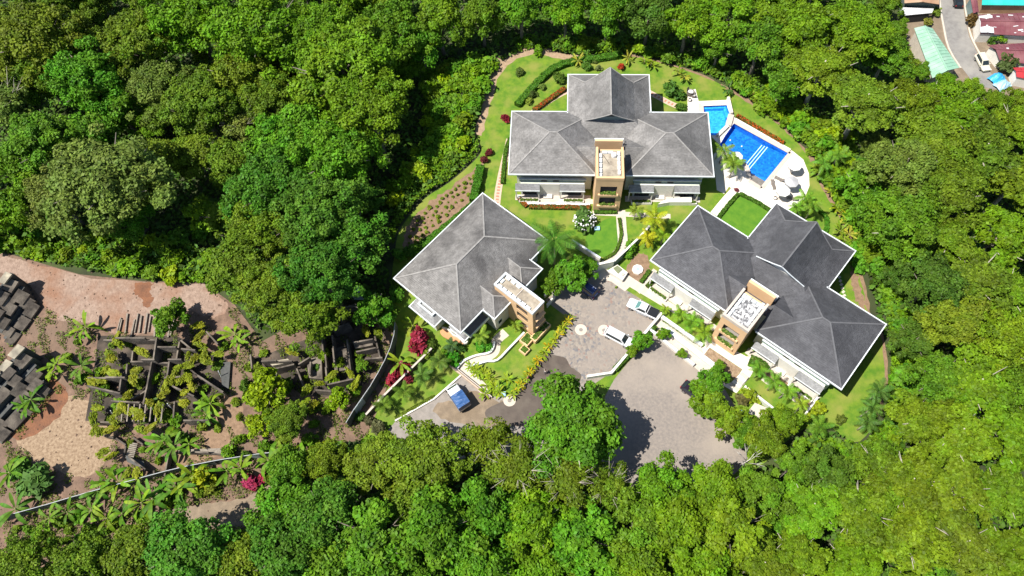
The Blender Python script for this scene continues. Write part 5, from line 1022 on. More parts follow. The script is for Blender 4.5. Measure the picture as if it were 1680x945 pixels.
# flowering and foliage shrubs
for x, y, r_, c, lb, zs in [(688,560,2.0,(.20,.018,.028),'big crimson-leaved bush beside the diagonal wall',1.1),(661,606,1.4,(.20,.02,.03),'crimson bush below the banana plant',.9),(643,622,1.3,(.22,.02,.03),'crimson bush at the bottom of the red row',.9),(668,622,1.0,(.16,.02,.03),'dark red bush on the lawn side of the wall',.9),
    (828,195,1.0,(.17,.012,.02),'round dark red bush at the north villa corner',1),(803,250,.9,(.13,.02,.02),'dark maroon bush at the top of the tall hedge',1),(795,262,.9,(.11,.02,.02),'dark maroon bush on the tip of the soil bank',1),(1020,110,.85,(.32,.05,.012),'round orange-red bush behind the gabled roof',1),(1408,395,.9,(.42,.012,.09),'hot pink bougainvillea upper bush at the garden border',1),(1410,406,.8,(.45,.012,.08),'hot pink bougainvillea lower bush at the garden border',1),
    (412,792,1.5,(.24,.02,.05),'magenta-red bush at the bend of the dirt track',.8),(430,786,1.1,(.28,.02,.05),'small red bush beside the magenta one on the track',.8),(1208,312,.5,(.20,.05,.06),'small reddish bush at the terrace path corner',1),(1238,160,1.0,(.13,.02,.025),'maroon-leaved bush beyond the pool lawn',1),(1245,170,.8,(.12,.02,.03),'second maroon bush on the pool lawn border',1),
    (853,117,1.1,(.07,.10,.015),'lone olive bush on the west lawn',.8),(1100,146,1.9,(.045,.12,.012),'large clipped dark green bush on the north lawn',.9),(1115,156,1.2,(.045,.12,.012),'smaller dark bush next to the large clipped one',.9),(1117,174,1.2,(.06,.14,.012),'green bush between tiled walk and villa roof',.7),(975,100,.7,(.12,.16,.03),'pale olive bush under the long hedge',.8),(982,112,.8,(.14,.17,.05),'grey-leaved round bush near the gable tip',.8),(962,108,1.2,(.06,.13,.012),'green bush in the north bed below the hedge',.8),(917,128,1.4,(.06,.12,.012),'round mixed green bush west of the rear block',.9),(890,142,.9,(.12,.18,.03),'pale green bush inside the hedge curve',.8),(868,165,.9,(.11,.17,.02),'light green bush at the hedge end',.8),(874,155,1.0,(.05,.09,.012),'dark olive bush by the hedge end',.8),
    (1380,688,.85,(.075,.10,.012),'round olive bush on the big lawn below slate roof',.9),(1035,405,1.4,(.07,.20,.008),'bright green bush beside the dark-sided wall',.9),(1030,418,1.1,(.08,.22,.008),'vivid green low bush near the bin store',.9),(743,588,1.5,(.04,.20,.008),'vivid green rounded bush by the walkway wall',.9),(730,580,1.2,(.08,.18,.01),'green bush in front of the terrace',.8),(790,566,1.3,(.05,.20,.008),'bright green clipped bush under the feathery palm',.7),(800,570,1.1,(.05,.20,.008),'low bright bush at the white wing foot',.6),(755,570,1.0,(.05,.12,.015),'dark green bush at the terrace corner',.9),(705,565,1.2,(.05,.10,.012),'dark bush between crimson bush and terrace',.9),(700,580,1.1,(.09,.15,.01),'olive bush at the top of the diagonal wall',.9),
    (1228,648,1.4,(.17,.24,.01),'lime-leaved bush between stair and cream shelter',.9),(1218,656,1.2,(.11,.10,.03),'brown-leaved bush beside the pale blue shelter',.9),(1240,655,1.0,(.17,.24,.01),'yellow-leaved bush against the garden wall',.8),(1330,690,1.3,(.20,.28,.008),'lime shrub outside the garden wall',.9),(1342,670,1.2,(.20,.28,.008),'lime shrub climbing the wall end',1),(1333,680,1.0,(.19,.27,.008),'small lime shrub filling the wall corner',.9),(1262,690,.9,(.06,.14,.012),'dark green ball bush behind the cream shelter',.9),
    (337,785,1.8,(.22,.27,.006),'tall yellow-green bush at the hoarding by the track',1.3),(345,800,1.3,(.16,.22,.02),'pale lime bush below the yellow one at the hoarding',1),(540,735,1.2,(.24,.26,.006),'bright yellow bush at the end of the curved hoarding',1.2),(548,748,.9,(.24,.26,.006),'small yellow bush at the hoarding foot',1),(60,790,3.0,(.07,.15,.03),'big grey-green bush at the yard edge near the hoarding',.8),(30,770,2.0,(.06,.15,.012),'green bush at the dry yard corner',.8),(620,702,1.4,(.10,.10,.04),'dry brownish bush at the foot of the curved hoarding',.9),(605,690,1.0,(.09,.08,.03),'withered brown bush against the curved hoarding',.9)]:
    shrub(x, y, r_, c, lb, zs=zs, lib=SHRUBC if r_ > 1.1 else SHRUB)
shrub(958, 363, 2.1, (.055, .12, .02), 'white-flowering bush-like frangipani in front of the north villa', 'frangipani_tree', 'tree', SHRUBC, 1.1, None, True)
TR = [(936,450,34,'fresh','clump','leafy green tree covering the navy car by the gate'),(908,466,24,'mid','clump','leafy tree in the shade between slim tower and court'),(965,440,22,'fresh','clump','small leafy tree against the gate wing wall'),(1050,560,20,'fresh','clump','thin tree leaning over the white estate car'),(1037,575,13,'yellow','clump','yellow-green sapling at the court wall'),(1090,547,12,'bright','clump','young tree at the upper end of the lot wall'),(1083,550,9,'bright','clump','slender sapling beside the ramp corner'),(1118,580,10,'bright','clump','small round-headed tree halfway along the lot wall'),
      (1168,625,30,'fresh','clump','leafy tree over the ramp end and dark car'),(1152,640,22,'bright','clump','small tree above the dark car at the lot'),(1165,665,32,'yellow','clump','yellow-green tree on the lot edge below the dark car'),(1195,690,34,'yellow','clump','yellow-green tree in front of the pale blue shelter'),(1225,710,32,'mid','dome','dark green tree below the shelters'),(1180,600,12,'mid','clump','small tree growing out of the dry sandy planter'),(1240,702,26,'bright','clump','bright tree beneath the cream shelter'),
      (611,508,38,'fresh','clump','round fresh green tree over the teal hoarding sheet'),(637,515,22,'fresh','clump','small tree at the head of the curved hoarding'),(440,640,40,'lime','clump','lime green round tree in the ruin yard'),(425,700,24,'lime','clump','lime sapling at the yard side by the track'),(470,690,36,'olive','fine','olive tree beside the lime tree in the ruins'),(556,655,22,'lime','clump','bright lime tree at the curved hoarding'),(553,485,14,'lime','clump','small lime tuft over the olive canopy'),(275,525,32,'mid','clump','green tree on the pink yard above the ruined walls'),(290,510,20,'mid','clump','small tree behind the yard timbers'),(420,650,16,'lime','clump','lime offshoot beside the round lime tree'),(595,600,14,'mid','clump','thin tree inside the ruins near the hoarding'),(490,590,0,'mid','clump','')]
for x, y, r_, c, key, lb in TR:
    if not r_: continue
    R0, H = LIB[key][0][2:4]; z = 3
    for _ in range(3): p = G(x, y, z); s_ = r_*(G(x+1, y, z)-p).length/R0; z = H*s_*.72
    cm, tm, R0, H = random.choice(LIB[key]); t = root('garden_tree', (p.x, p.y, 0), random.uniform(0, 6), lb, 'tree', None, s_); cr_ = put('crown', cm, t, (0, 0, H*.68)); cr_.color = jitter(GR[c], .08); put('trunk', tm, t)
bt_ = trunk('branches', 7, 2.6, 7, mat('bleached_bark', (.55, .52, .47), (.40, .37, .33), 3, .9), .13, .7, True); p = G(1226, 758, 4.5)
t = root('bare_tree', (p.x, p.y, hgt(p.x, p.y) if hgt(p.x, p.y) < -.1 else 0), 1.0, 'leafless pale-branched tree at the lower corner of the parking lot', 'tree'); put('branches', bt_, t)
# small round bushes on the soil bank
bank = [(690,330),(683,345)]; k = 0; random.seed(5); sp_ = []
poly = [(668,400),(672,378),(702,340),(740,314),(783,280),(780,300),(772,322),(735,352),(700,385),(678,404)]
for _ in range(4000):
    x, y = random.uniform(664, 790), random.uniform(275, 410)
    if inside(poly, x, y) and all(math.hypot((x-a), (y-b)*1.1) > 8.2 for a, b in sp_): sp_.append((x, y))
sp_.sort(key=lambda q_: -q_[1]); sp_ = sp_[:50]
for k, (x, y) in enumerate(sp_):
    o = shrub(x, y, random.uniform(.32, .55)*(1 if random.random() < .8 else .6), (.14, .21, .012), f'small round clipped bush, {ORD[min(k, 49)]} up the bare soil bank from its foot', 'clipped_bush', 'bush', SHRUB, .9, 'clipped bushes on the soil bank')
# hedges
hedge([(1022,87),(984,93),(938,99),(907,111),(882,133),(861,156),(848,170)], 1.3, .9, (.055, .155, .010), 'long curved clipped hedge around the west lawn')
hedge([(788,270),(783,298),(776,327)], 1.4, 1.3, (.045, .15, .008), 'tall straight hedge at the side of the soil bank')
hedge([(775,335),(735,368),(690,402),(670,410)], 1.3, .7, (.05, .15, .008), 'low hedge below the soil bank along the grey roof')
hedge([(928,143),(905,159),(876,180)], .9, .6, (.09, .09, .012), 'orange-red flowering hedge along the tiled walk', flowers=(.40, .06, .012))
hedge([(1209,189),(1252,214),(1286,234)], .8, .5, (.08, .10, .012), 'red flowering hedge behind the long pool wall', flowers=(.45, .07, .01))
hedge([(868,338),(968,340)], .8, .5, (.07, .10, .012), 'straight mixed red hedge before the north villa', flowers=(.30, .06, .012))
hedge([(852,325),(864,338)], .7, .5, (.08, .09, .012), 'short red hedge at the north villa corner', flowers=(.36, .07, .012))
hedge([(975,347),(1012,347)], .6, .45, (.06, .14, .01), 'little hedge under the north tower')
hedge([(837,225),(829,250),(824,300)], .6, .5, (.06, .14, .01), 'thin hedge beside the brick-tiled walk')
hedge([(1178,357),(1197,333),(1212,317)], .6, .45, (.05, .12, .01), 'dark hedge between terrace path and mown lawn'); hedge([(1214,317),(1240,329),(1264,344)], .6, .45, (.05, .12, .01), 'dark hedge between the sun terrace and mown lawn')
hedge([(1016,358),(1019,385),(1010,412),(990,425)], .45, .35, (.07, .13, .01), 'low dark edging hedge of the round lawn')
hedge([(1345,345),(1356,356),(1357,372),(1352,390),(1362,405)], .7, .4, (.05, .16, .008), 'snaking low hedge on the east lawn')
hedge([(1082,447),(1062,470)], .7, .5, (.06, .11, .01), 'short dark hedge beside the side garden walk')
hedge([(1066,443),(1052,462)], .6, .5, (.06, .13, .01), 'short green hedge by the fountain'); hedge([(1088,523),(1150,566)], .5, .4, (.07, .14, .01), 'low planting along the palm strip wall')
hedge([(1075,535),(1050,562),(1008,606)], .8, .8, (.05, .12, .01), 'leafy planting along the parking lot side of the court wall')
hedge([(1230,590),(1248,598),(1255,607)], 1.8, .6, (.05, .12, .01), 'dark green ground planting by the tower stair')
hedge([(712,650),(648,686)], .5, .3, (.10, .15, .012), 'low clipped edging along the driveway kerb')
hedge([(1010,470),(1012,471)], .3, .3, (.1, .15, .01), 'tuft of green at the entrance apron')
# the croton border: one plant after another
for k in range(19):
    t_ = k/18; x, y = 936+(842-936)*t_+random.uniform(-1.5, 1.5), 522+(648-522)*t_; yel = k % 3 == 1
    banana(x, y, .48, (.38, .30, .008) if yel else (.20, .27, .010), f'{"yellow" if yel else "lime-green"} croton, {ORD[k]} along the court border from the tower', 8, 'croton_plant', .8, 'crotons along the court border')
for k in range(12):
    x, y = (772+k*6.5+random.uniform(-2, 2), 606+k*3.2+random.uniform(-3, 3)) if k < 6 else (812+random.uniform(-16, 22), 636+random.uniform(-14, 16)); banana(x, y, .55, (.19, .28, .010), f'lime croton, {ORD[k]} of the corner bed beside the walkway', 9, 'croton_plant', .8, 'crotons in the corner bed')
# bright border plants on the east and north edge
for k, (x, y) in enumerate([(1382,358),(1388,370),(1376,382),(1390,388),(1384,398),(1398,402),(1396,416),(1404,424),(1372,345),(1030,100),(1057,103),(1068,108),(1112,120),(1122,130),(948,104),(1340,283),(1362,318),(1372,310)]): banana(x, y, .75, random.choice([(.20,.27,.012),(.13,.21,.012),(.26,.29,.03)]), f'strappy-leaved border plant, {ORD[k]} along the garden edge', 9, 'border_plant', .6, 'strappy plants of the garden border')
# ------------------------------------------------------------------ scrub on the open slopes: shrubs one can tell apart
def scrub(poly, n, dmin, cols, where, rr=(.9, 1.9)):
    pts = []
    for _ in range(20000):
        x, y = random.uniform(min(p[0] for p in poly), max(p[0] for p in poly)), random.uniform(min(p[1] for p in poly), max(p[1] for p in poly))
        if inside(poly, x, y) and all(math.hypot(x-a, y-b) > dmin for a, b in pts): pts.append((x, y))
        if len(pts) >= n: break
    pts.sort()
    for k, (x, y) in enumerate(pts):
        c = random.choice(cols); r_ = random.uniform(*rr); shrub(x, y, r_, GR[c], f'{WORD[c]} wild shrub, {ORD[k]} counted across {where}', 'wild_shrub', 'shrub', SHRUBC, random.uniform(.7, 1.1), 'wild shrubs of '+where)
scrub([(700,120),(790,98),(812,110),(785,150),(764,212),(768,232),(742,252),(706,274),(668,306),(645,336),(636,330),(656,290),(700,230),(705,170)], 60, 12.5, ['bright','bright','lime','fresh','yellow','bright'], 'the slope west of the long hedge', (1.3, 2.2))
scrub([(700,120),(735,105),(790,98),(800,104),(788,120),(760,125),(710,140)], 12, 12, ['bright','fresh','mid'], 'the thicket above the west lawn')
scrub([(-10,365),(110,375),(230,390),(340,375),(395,430),(390,470),(330,458),(240,455),(130,440),(-10,405)], 36, 15.5, ['bright','lime','fresh','yellow','mid'], 'the bank above the pink yard', (1.2, 2.3))
scrub([(840,70),(900,66),(1000,66),(1060,78),(1120,92),(1190,122),(1250,160),(1300,200),(1345,245),(1395,245),(1400,330),(1420,420),(1408,440),(1395,370),(1370,325),(1348,280),(1320,238),(1285,200),(1240,170),(1180,130),(1100,100),(1010,82),(920,84),(850,84)], 40, 14, ['bright','yellow','lime','fresh','mid','olive'], 'the fringe north of the pools')
scrub([(1190,118),(1262,138),(1400,225),(1402,330),(1370,300),(1345,245),(1290,195),(1230,152)], 34, 14, ['bright','fresh','yellow','mid','lime'], 'the slope beyond the upper pool', (1.2, 2.2))
scrub([(1352,250),(1440,280),(1440,440),(1412,420),(1395,370),(1372,320)], 28, 14, ['bright','fresh','mid','yellow'], 'the slope east of the sun terrace', (1.2, 2.1))
scrub([(1444,430),(1492,450),(1515,560),(1510,640),(1492,705),(1474,700),(1478,560),(1456,510)], 28, 14, ['mid','fresh','deep','bright'], 'the fringe east of the slate villa', (1.1, 2.0))
scrub([(1300,735),(1352,722),(1385,742),(1412,750),(1462,715),(1490,750),(1400,780),(1300,760)], 16, 14, ['mid','bright','yellow','fresh'], 'the fringe below the big lawn', (1.1, 1.8))
scrub([(640,470),(652,410),(668,412),(700,392),(660,440),(652,490)], 6, 11, ['mid','deep'], 'the shade below the soil bank', (.9, 1.5))
scrub([(420,745),(520,742),(600,725),(640,712),(660,730),(600,770),(480,780),(440,790)], 18, 14, ['mid','olive','bright','deep'], 'the strip behind the driveway trees', (.9, 1.6))
scrub([(0,870),(120,850),(220,830),(330,805),(420,790),(400,800),(330,815),(240,850),(190,900),(0,900)], 20, 14, ['bright','yellow','fresh','mid','olive'], 'the strip between hoarding and track', (.7, 1.4))
# leafy ground cover knitting the slope shrubs together
zones = [[(700,115),(790,95),(806,108),(790,160),(776,215),(792,240),(780,262),(738,296),(696,324),(660,370),(646,400),(636,380),(668,290),(700,230),(700,170)], [(840,60),(1000,56),(1120,80),(1260,135),(1405,230),(1430,420),(1412,440),(1392,365),(1345,290),(1310,235),(1240,172),(1160,122),(1060,92),(920,84),(850,84)], [(-20,360),(230,380),(395,425),(390,470),(240,456),(-20,408)], [(1430,430),(1500,450),(1520,700),(1440,760),(1300,760),(1300,722),(1385,724),(1452,690),(1464,560)]]
pts_ = []
for zn in zones:
    x0, x1, y0, y1 = min(p[0] for p in zn), max(p[0] for p in zn), min(p[1] for p in zn), max(p[1] for p in zn)
    for _ in range(int((x1-x0)*(y1-y0)*.42)):
        x, y = random.uniform(x0, x1), random.uniform(y0, y1)
        if inside(zn, x, y): p = G(x, y, .6); pts_.append((p.x, p.y))
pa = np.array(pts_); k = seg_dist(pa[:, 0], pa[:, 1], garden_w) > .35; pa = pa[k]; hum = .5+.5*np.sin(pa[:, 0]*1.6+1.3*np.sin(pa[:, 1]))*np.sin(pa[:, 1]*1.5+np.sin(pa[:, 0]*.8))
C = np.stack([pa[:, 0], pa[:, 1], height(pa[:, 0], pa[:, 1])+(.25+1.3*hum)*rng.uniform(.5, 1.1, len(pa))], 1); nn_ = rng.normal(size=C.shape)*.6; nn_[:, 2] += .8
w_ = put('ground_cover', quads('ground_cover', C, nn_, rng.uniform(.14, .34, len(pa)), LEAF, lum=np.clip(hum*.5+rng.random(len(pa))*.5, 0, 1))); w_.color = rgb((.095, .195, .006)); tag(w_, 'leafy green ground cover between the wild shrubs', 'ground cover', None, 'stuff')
# ------------------------------------------------------------------ ruins
rb = root('ruined_building', (0, 0, 0), 0, 'overgrown roofless grid of concrete walls in the pink yard', 'ruin')
def zq(x, y, o, s_): return (o[0]+x/s_, o[1]+y/s_)
def rwalls(t, segs, o, s_, h0, mt=OLDC, w=.24):
    for (x0, y0, x1, y1) in segs:
        h = h0*random.uniform(.75, 1.1); a, b = G(*zq(x0, y0, o, s_), h), G(*zq(x1, y1, o, s_), h); n = max(1, int((b-a).length/2.2)); mb = MB()
        pts = [a.lerp(b, k/n) for k in range(n+1)]; k0 = len(mb.v)
        for k in range(n):
            hh = h*random.choice([random.uniform(.8, 1.0), random.uniform(.8, 1.0), random.uniform(.35, .7)]); d = (b-a).normalized(); nr = Vector((-d.y, d.x, 0))*w/2; p, q_ = pts[k], pts[k+1]
            mb.prism([p+nr, q_+nr, q_-nr, p-nr], 0, hh)
        mb.build('wall', mt, t)
O2, S2 = (140, 500), 4.723
struct(sheet('ruin_floor', P2([zq(x, y, O2, S2) for x, y in ((100,240),(700,240),(1100,420),(1120,680),(820,900),(650,940),(0,900),(60,560))]), .03, RUINF))
rwalls(rb, [(100,245,560,245),(540,318,690,318),(320,420,740,420),(0,555,300,560),(0,620,260,680),(0,890,200,893),(190,740,640,770),(540,245,515,420),(690,250,660,420),(505,430,440,770),(640,430,600,720),(330,330,320,420),(285,430,240,780),(600,560,860,540),(660,620,830,700),(860,540,1060,670),(740,440,880,560),(660,730,650,860),(750,890,940,888),(930,200,1020,300),(740,340,850,350),(440,620,300,700),(720,260,830,350)], O2, S2, 3.0)
for k in range(9): MB().beam(G(*zq(250+44*k, 770, O2, S2), 2.3), G(*zq(235+44*k, 905, O2, S2), 2.2), .18, .2).build('beam', TIMBER, rb)
for (x, y, l, a) in ((1030,540,1.6,.9),(655,800,2.0,1.45),(190,840,1.0,1.4)): p = G(*zq(x, y, O2, S2), 1.5); MB().tube([(p.x, p.y, .2), (p.x+math.cos(a)*.4, p.y+math.sin(a)*.4, l+.6)], .07, 6).build('pipe', FASCIA, rb)
MB().prism(P2([zq(x, y, O2, S2) for x, y in ((1040,450),(1125,440),(1110,650),(1060,630))], .5), .3, .5).build('fallen_slab', DARKSLAB, rb)
O3, S3 = (400, 480), 4.296
r2 = root('ruined_building', (0, 0, 0), 0, 'dark roofless ruin with bare concrete rooms beside the curved hoarding', 'ruin')
struct(sheet('ruin_floor', P2([zq(x, y, O3, S3) for x, y in ((540,290),(740,200),(1000,260),(980,420),(860,640),(780,700),(560,740),(380,700),(160,560),(20,470),(200,420))]), .03, RUINF))
rwalls(r2, [(545,300,575,620),(615,290,645,590),(720,320,750,560),(670,40,690,220),(620,250,740,210),(765,345,910,320),(780,400,920,370),(910,280,950,440),(580,640,760,600),(350,510,400,640),(150,550,350,500),(30,420,40,520),(500,680,610,690),(455,470,450,560),(380,500,460,450),(700,100,790,80),(840,440,960,430),(120,480,330,470)], O3, S3, 3.2)
for pts, z in (([(440,470),(545,450),(555,610),(460,600)], .9), ([(625,400),(720,370),(740,540),(640,560)], .8), ([(770,350),(905,325),(910,370),(785,395)], 1.5), ([(170,490),(310,465),(330,490),(200,515)], 1.9)): MB().prism(P2([zq(x, y, O3, S3) for x, y in pts], z), 0, z).build('floor_slab', OLDC if z < 1.6 else SLABC, r2)
# small roofless hut south of the grid
O4, S4 = (140, 660), 4.725
r3 = root('ruined_hut', (0, 0, 0), 0, 'broken hut with slatted floor and leaning slab by the straight hoarding', 'ruin')
rwalls(r3, [(135,255,210,270),(210,265,290,320),(290,320,275,400),(355,265,430,320),(330,420,460,520),(640,400,610,570),(700,380,1080,390),(510,520,510,580),(780,140,950,135)], O4, S4, 2.0)
for k in range(9): MB().beam(G(*zq(350-5*k, 315+14*k, O4, S4), .6), G(*zq(405-4*k, 325+14*k, O4, S4), .6), .2, .12).build('slat', TIMBER, r3)
MB().prism(P2([zq(x, y, O4, S4) for x, y in ((310,410),(450,460),(460,520),(320,460))], 1.0), .6, .9).build('fallen_slab', DARKSLAB, r3)
for k in range(6): MB().beam(G(*zq(715+8*k, 372+5*k, O4, S4), .5), G(*zq(1050+9*k, 360+7*k, O4, S4), .4), .16, .14).build('plank', TIMBER, r3)
# stacked, stepped slabs
def stack(o, rows, label, px, py, dirpx, steppx, hs):
    t = root('slab_ruin', (0, 0, 0), 0, label, 'ruin')
    a = G(*px); 
    for r_, h in enumerate(hs):
        s0_ = G(py[0]+steppx[0]*r_, py[1]+steppx[1]*r_, h); e0 = G(py[0]+dirpx[0]+steppx[0]*r_, py[1]+dirpx[1]+steppx[1]*r_, h); d = e0-s0_; n = max(2, int(d.length/2.6)); d.normalize(); nr = Vector((-d.y, d.x, 0))
        for k in range(n):
            if random.random() < .12 and r_: continue
            c = s0_+d*(2.6*k+1.2+random.uniform(-.2, .2)); hh = h+random.uniform(-.45, .25); l_, w_ = random.uniform(1.1, 1.3), random.uniform(.5, .8)
            dwn = nr if (nr.x-nr.y) > 0 else -nr; tl = random.uniform(.3, .75) if r_ else random.uniform(0, .12); tw = d*random.uniform(-.12, .12); l_ *= random.uniform(.75, 1.05)
            up4 = [c+d*l_-dwn*w_+tw, c-d*l_-dwn*w_+tw, c-d*l_+dwn*w_, c+d*l_+dwn*w_]; zz = [hh+tl, hh+tl+random.uniform(-.1, .1), hh-tl, hh-tl+random.uniform(-.15, .15)]
            MB().add([(p.x, p.y, z) for p, z in zip(up4, zz)]+[(p.x, p.y, z-.3) for p, z in zip(up4, zz)], [(0, 1, 2, 3), (7, 6, 5, 4), (0, 4, 5, 1), (1, 5, 6, 2), (2, 6, 7, 3), (3, 7, 4, 0)]).build('slab', SLABC if r_ == 0 else OLDC, t)  # sunlit top row pale, lower rows dark: light and shade set by material
        MB().prism([s0_+nr*.4, s0_+d*2.6*n+nr*.4, s0_+d*2.6*n-nr*.4, s0_-nr*.4], 0, max(.2, h-.9)).build('support_wall', DARKSLAB, t)
stack(None, 0, 'upper stack of stepped concrete slabs at the pink yard edge', (0, 440), (14, 444), (-62, 84), (9, 11), [5.2, 4.4, 3.5, 2.7, 1.9, 1.0])
stack(None, 0, 'lower stack of stepped concrete slabs beside the red bank', (0, 560), (36, 566), (-100, 108), (8, 14), [5.2, 4.4, 3.5, 2.7, 1.9, 1.0])
tp_ = root('timber_row', (0, 0, 0), 0, 'row of grey timbers lying on the pink yard', 'timber')
for k in range(13):
    x = 192+k*7.6+random.uniform(-2, 2); MB().beam(G(x+random.uniform(1, 6), 518+random.uniform(-4, 6), .25), G(x-random.uniform(1, 4), 550+random.uniform(-6, 4), .25), random.uniform(.15, .3), .22).build('timber', TIMBER, tp_)
# creepers over the ruins
vines = [zq(x, y, O2, S2) for x, y in ((180,380),(200,420),(160,500),(220,530),(110,590),(50,590),(390,510),(370,580),(430,360),(260,300),(240,255),(870,160),(880,250),(890,310),(800,390),(840,420),(720,490),(780,470),(690,560),(750,580),(640,590),(620,640),(610,690),(800,560),(940,440),(1030,380),(930,400),(300,800),(260,820),(400,830),(420,870),(330,700),(580,780),(500,760),(560,820),(220,900),(90,800),(60,880),(770,680),(770,760),(820,630))]+[zq(x, y, O4, S4) for x, y in ((70,210),(120,230),(190,210),(430,210),(500,200),(190,420),(140,390),(400,550),(330,540))]+[zq(x, y, O3, S3) for x, y in ((620,580),(750,570),(430,770),(490,790),(860,270),(950,290),(100,530),(340,420),(790,640),(530,640),(440,690))]
vines.sort()
for k, (x, y) in enumerate(vines):
    p = G(x, y, 2.3); o = put('creeper', random.choice(SHRUBC), None, (p.x, p.y, 2.1), random.uniform(0, 6), (random.uniform(.9, 1.7), random.uniform(.5, .8), random.uniform(.45, .8))); o.color = jitter((.17, .21, .010), .15); tag(o, f'yellow-green creeper tuft on the ruined walls, {ORD[k] if k < 50 else "last-but-"+ORD[k-50]} going towards the villas', 'creeper', 'creepers on the ruined walls')
random.seed(23); yb = []
for _ in range(9000):
    x, y = random.uniform(60, 640), random.uniform(540, 760)
    if len(yb) < 62 and inside([(90,560),(250,560),(400,560),(470,580),(640,560),(600,700),(480,742),(300,764),(180,790),(190,700),(110,640)], x, y) and all(math.hypot(x-a_, y-b_) > 19 for a_, b_ in yb): yb.append((x, y))
yb.sort()
for k, (x, y) in enumerate(yb):
    c = random.choice(['yellow', 'olive', 'bright', 'mid', 'dark', 'olive']); shrub(x, y, random.uniform(.6, 1.35), GR[c], f'{WORD[c]} weedy bush in the ruins, {ORD[k]} going towards the villas', 'weedy_bush', 'bush', SHRUBC, random.uniform(.7, 1.2), 'weedy bushes among the ruins')
# banana plants of the yard and along the hoarding
bl = [(140,538,'beside the timber row',1.2),(127,545,'just below the timber row plant',.9),(92,598,'between slabs and ruined grid',1.1),(85,612,'low beside the slab ruin',.9),(133,600,'at the west end of the ruined grid',1.1),(50,655,'on the red bank',1.2),(42,668,'under the red bank',.9),(385,548,'near the olive trees at the grid',1.2),(392,560,'close to the olive canopy',1.0),(345,662,'with dry leaves on the brown soil',1.2),(338,680,'leaning over the brown soil',1.0),(270,722,'in front of the broken hut',1.2),(285,732,'at the hut corner',1.1),(258,730,'against the hut wall',.9),(310,728,'beside the hut planks',.9),(178,790,'behind the straight hoarding',1.3),(195,792,'close behind the hoarding rail',1.2),(160,805,'at the pale hoarding panels',1.1),(150,838,'on the track side of the hoarding',1.1),(175,850,'low on the track side bank',1.0),(200,842,'amid the bank shrubs',1.1),(232,825,'with broad dark leaves at the bank',1.4),(250,818,'arching over the bank shrubs',1.4),(265,800,'tight against the hoarding',1.1),(300,790,'under the hoarding rail',1.2),(318,782,'left of the yellow bush',1.2),(290,800,'broad-leaved by the motorcycle',1.3),(372,772,'beyond the yellow bush',1.1),(395,768,'over the magenta bush',1.1),(440,755,'dark-leaved under the lime sapling',1.2),(470,752,'at the far end of the hoarding',1.1),(15,775,'at the photo edge by the green bush',1.3),(25,835,'at the near end of the hoarding',1.2),(80,850,'on the bank near the photo edge',1.1),(110,840,'mid-bank below the pale panels',1.0),(505,745,'by the curved hoarding end',1.1)]
for x, y, lb, s_ in bl: banana(x, y, s_*1.05, random.choice([(.10,.21,.012),(.14,.24,.012),(.07,.17,.012)]), 'banana plant '+lb.replace('left of', 'next to'), 8)
# weeds: an uncountable low growth over the ruin yard and the bank below it
N = 120000; a_ = [p.x for p in ruins_w]; b_ = [p.y for p in ruins_w]; ux = rng.uniform(max(-95, min(a_)), max(a_), N); uy = rng.uniform(min(b_), max(b_), N)
k = seg_dist(ux, uy, ruins_w) < .01; clp = np.sin(ux*.9+2*np.sin(uy*.5))*np.sin(uy*.8+1.6*np.sin(ux*.4))+.6*np.sin(ux*2.3+uy*1.1)
yard = P2([(-60,400),(380,470),(370,530),(250,552),(150,535),(60,500),(-60,470)]); dry = P2([(55,690),(100,650),(150,660),(190,700),(180,740),(150,780),(90,770),(30,730)]); trk = P2([(205,900),(225,865),(290,835),(345,825),(400,818),(450,790),(540,775),(545,800),(470,830),(420,860),(330,870),(260,890)])
low = P2([(-60,870),(150,815),(300,772),(480,745),(600,722),(640,720),(600,790),(440,870),(200,920),(-60,980)])
inl = seg_dist(ux, uy, low) < .01
k &= (clp > np.where(inl, -.55, .05)) & (seg_dist(ux, uy, yard) > .01) & (seg_dist(ux, uy, dry) > .01) & (seg_dist(ux, uy, trk) > .01)
ux, uy, inl = ux[k], uy[k], inl[k]; C = np.stack([ux, uy, rng.uniform(.05, .45, len(ux))*(1+1.2*inl)], 1); nn_ = rng.normal(size=C.shape)*.6; nn_[:, 2] += .8
w_ = put('weeds', quads('weeds', C, nn_, rng.uniform(.08, .2, len(ux)), LEAF)); w_.color = rgb((.085, .125, .012)); tag(w_, 'low weeds growing over the ruin yard and hoarding bank', 'weeds', None, 'stuff')
N = 2600; cx = rng.uniform(-95, 5, N); cy = rng.uniform(20, 80, N); k = (seg_dist(cx, cy, yard) < .01) | (seg_dist(cx, cy, dry) < .01) | ((seg_dist(cx, cy, ruins_w) < .01) & (rng.random(N) < .5)); cx, cy = cx[k], cy[k]
cl = MB()
for x, y in zip(cx, cy):
    r_ = random.choice([.08, .12, .16, .25]); o_ = len(cl.v); a0 = random.uniform(0, 6)
    cl.v += [(x+r_*math.cos(a0+i_*1.57)*random.uniform(.6, 1.3), y+r_*math.sin(a0+i_*1.57)*random.uniform(.6, 1.3), 0) for i_ in range(4)]+[(x, y, r_*random.uniform(.6, 1.1))]; cl.f += [(o_+i_, o_+(i_+1) % 4, o_+4) for i_ in range(4)]
tag(cl.build('clods', DIRT), 'loose brown clods and stones strewn over the ruin yard', 'stones', None, 'stuff')
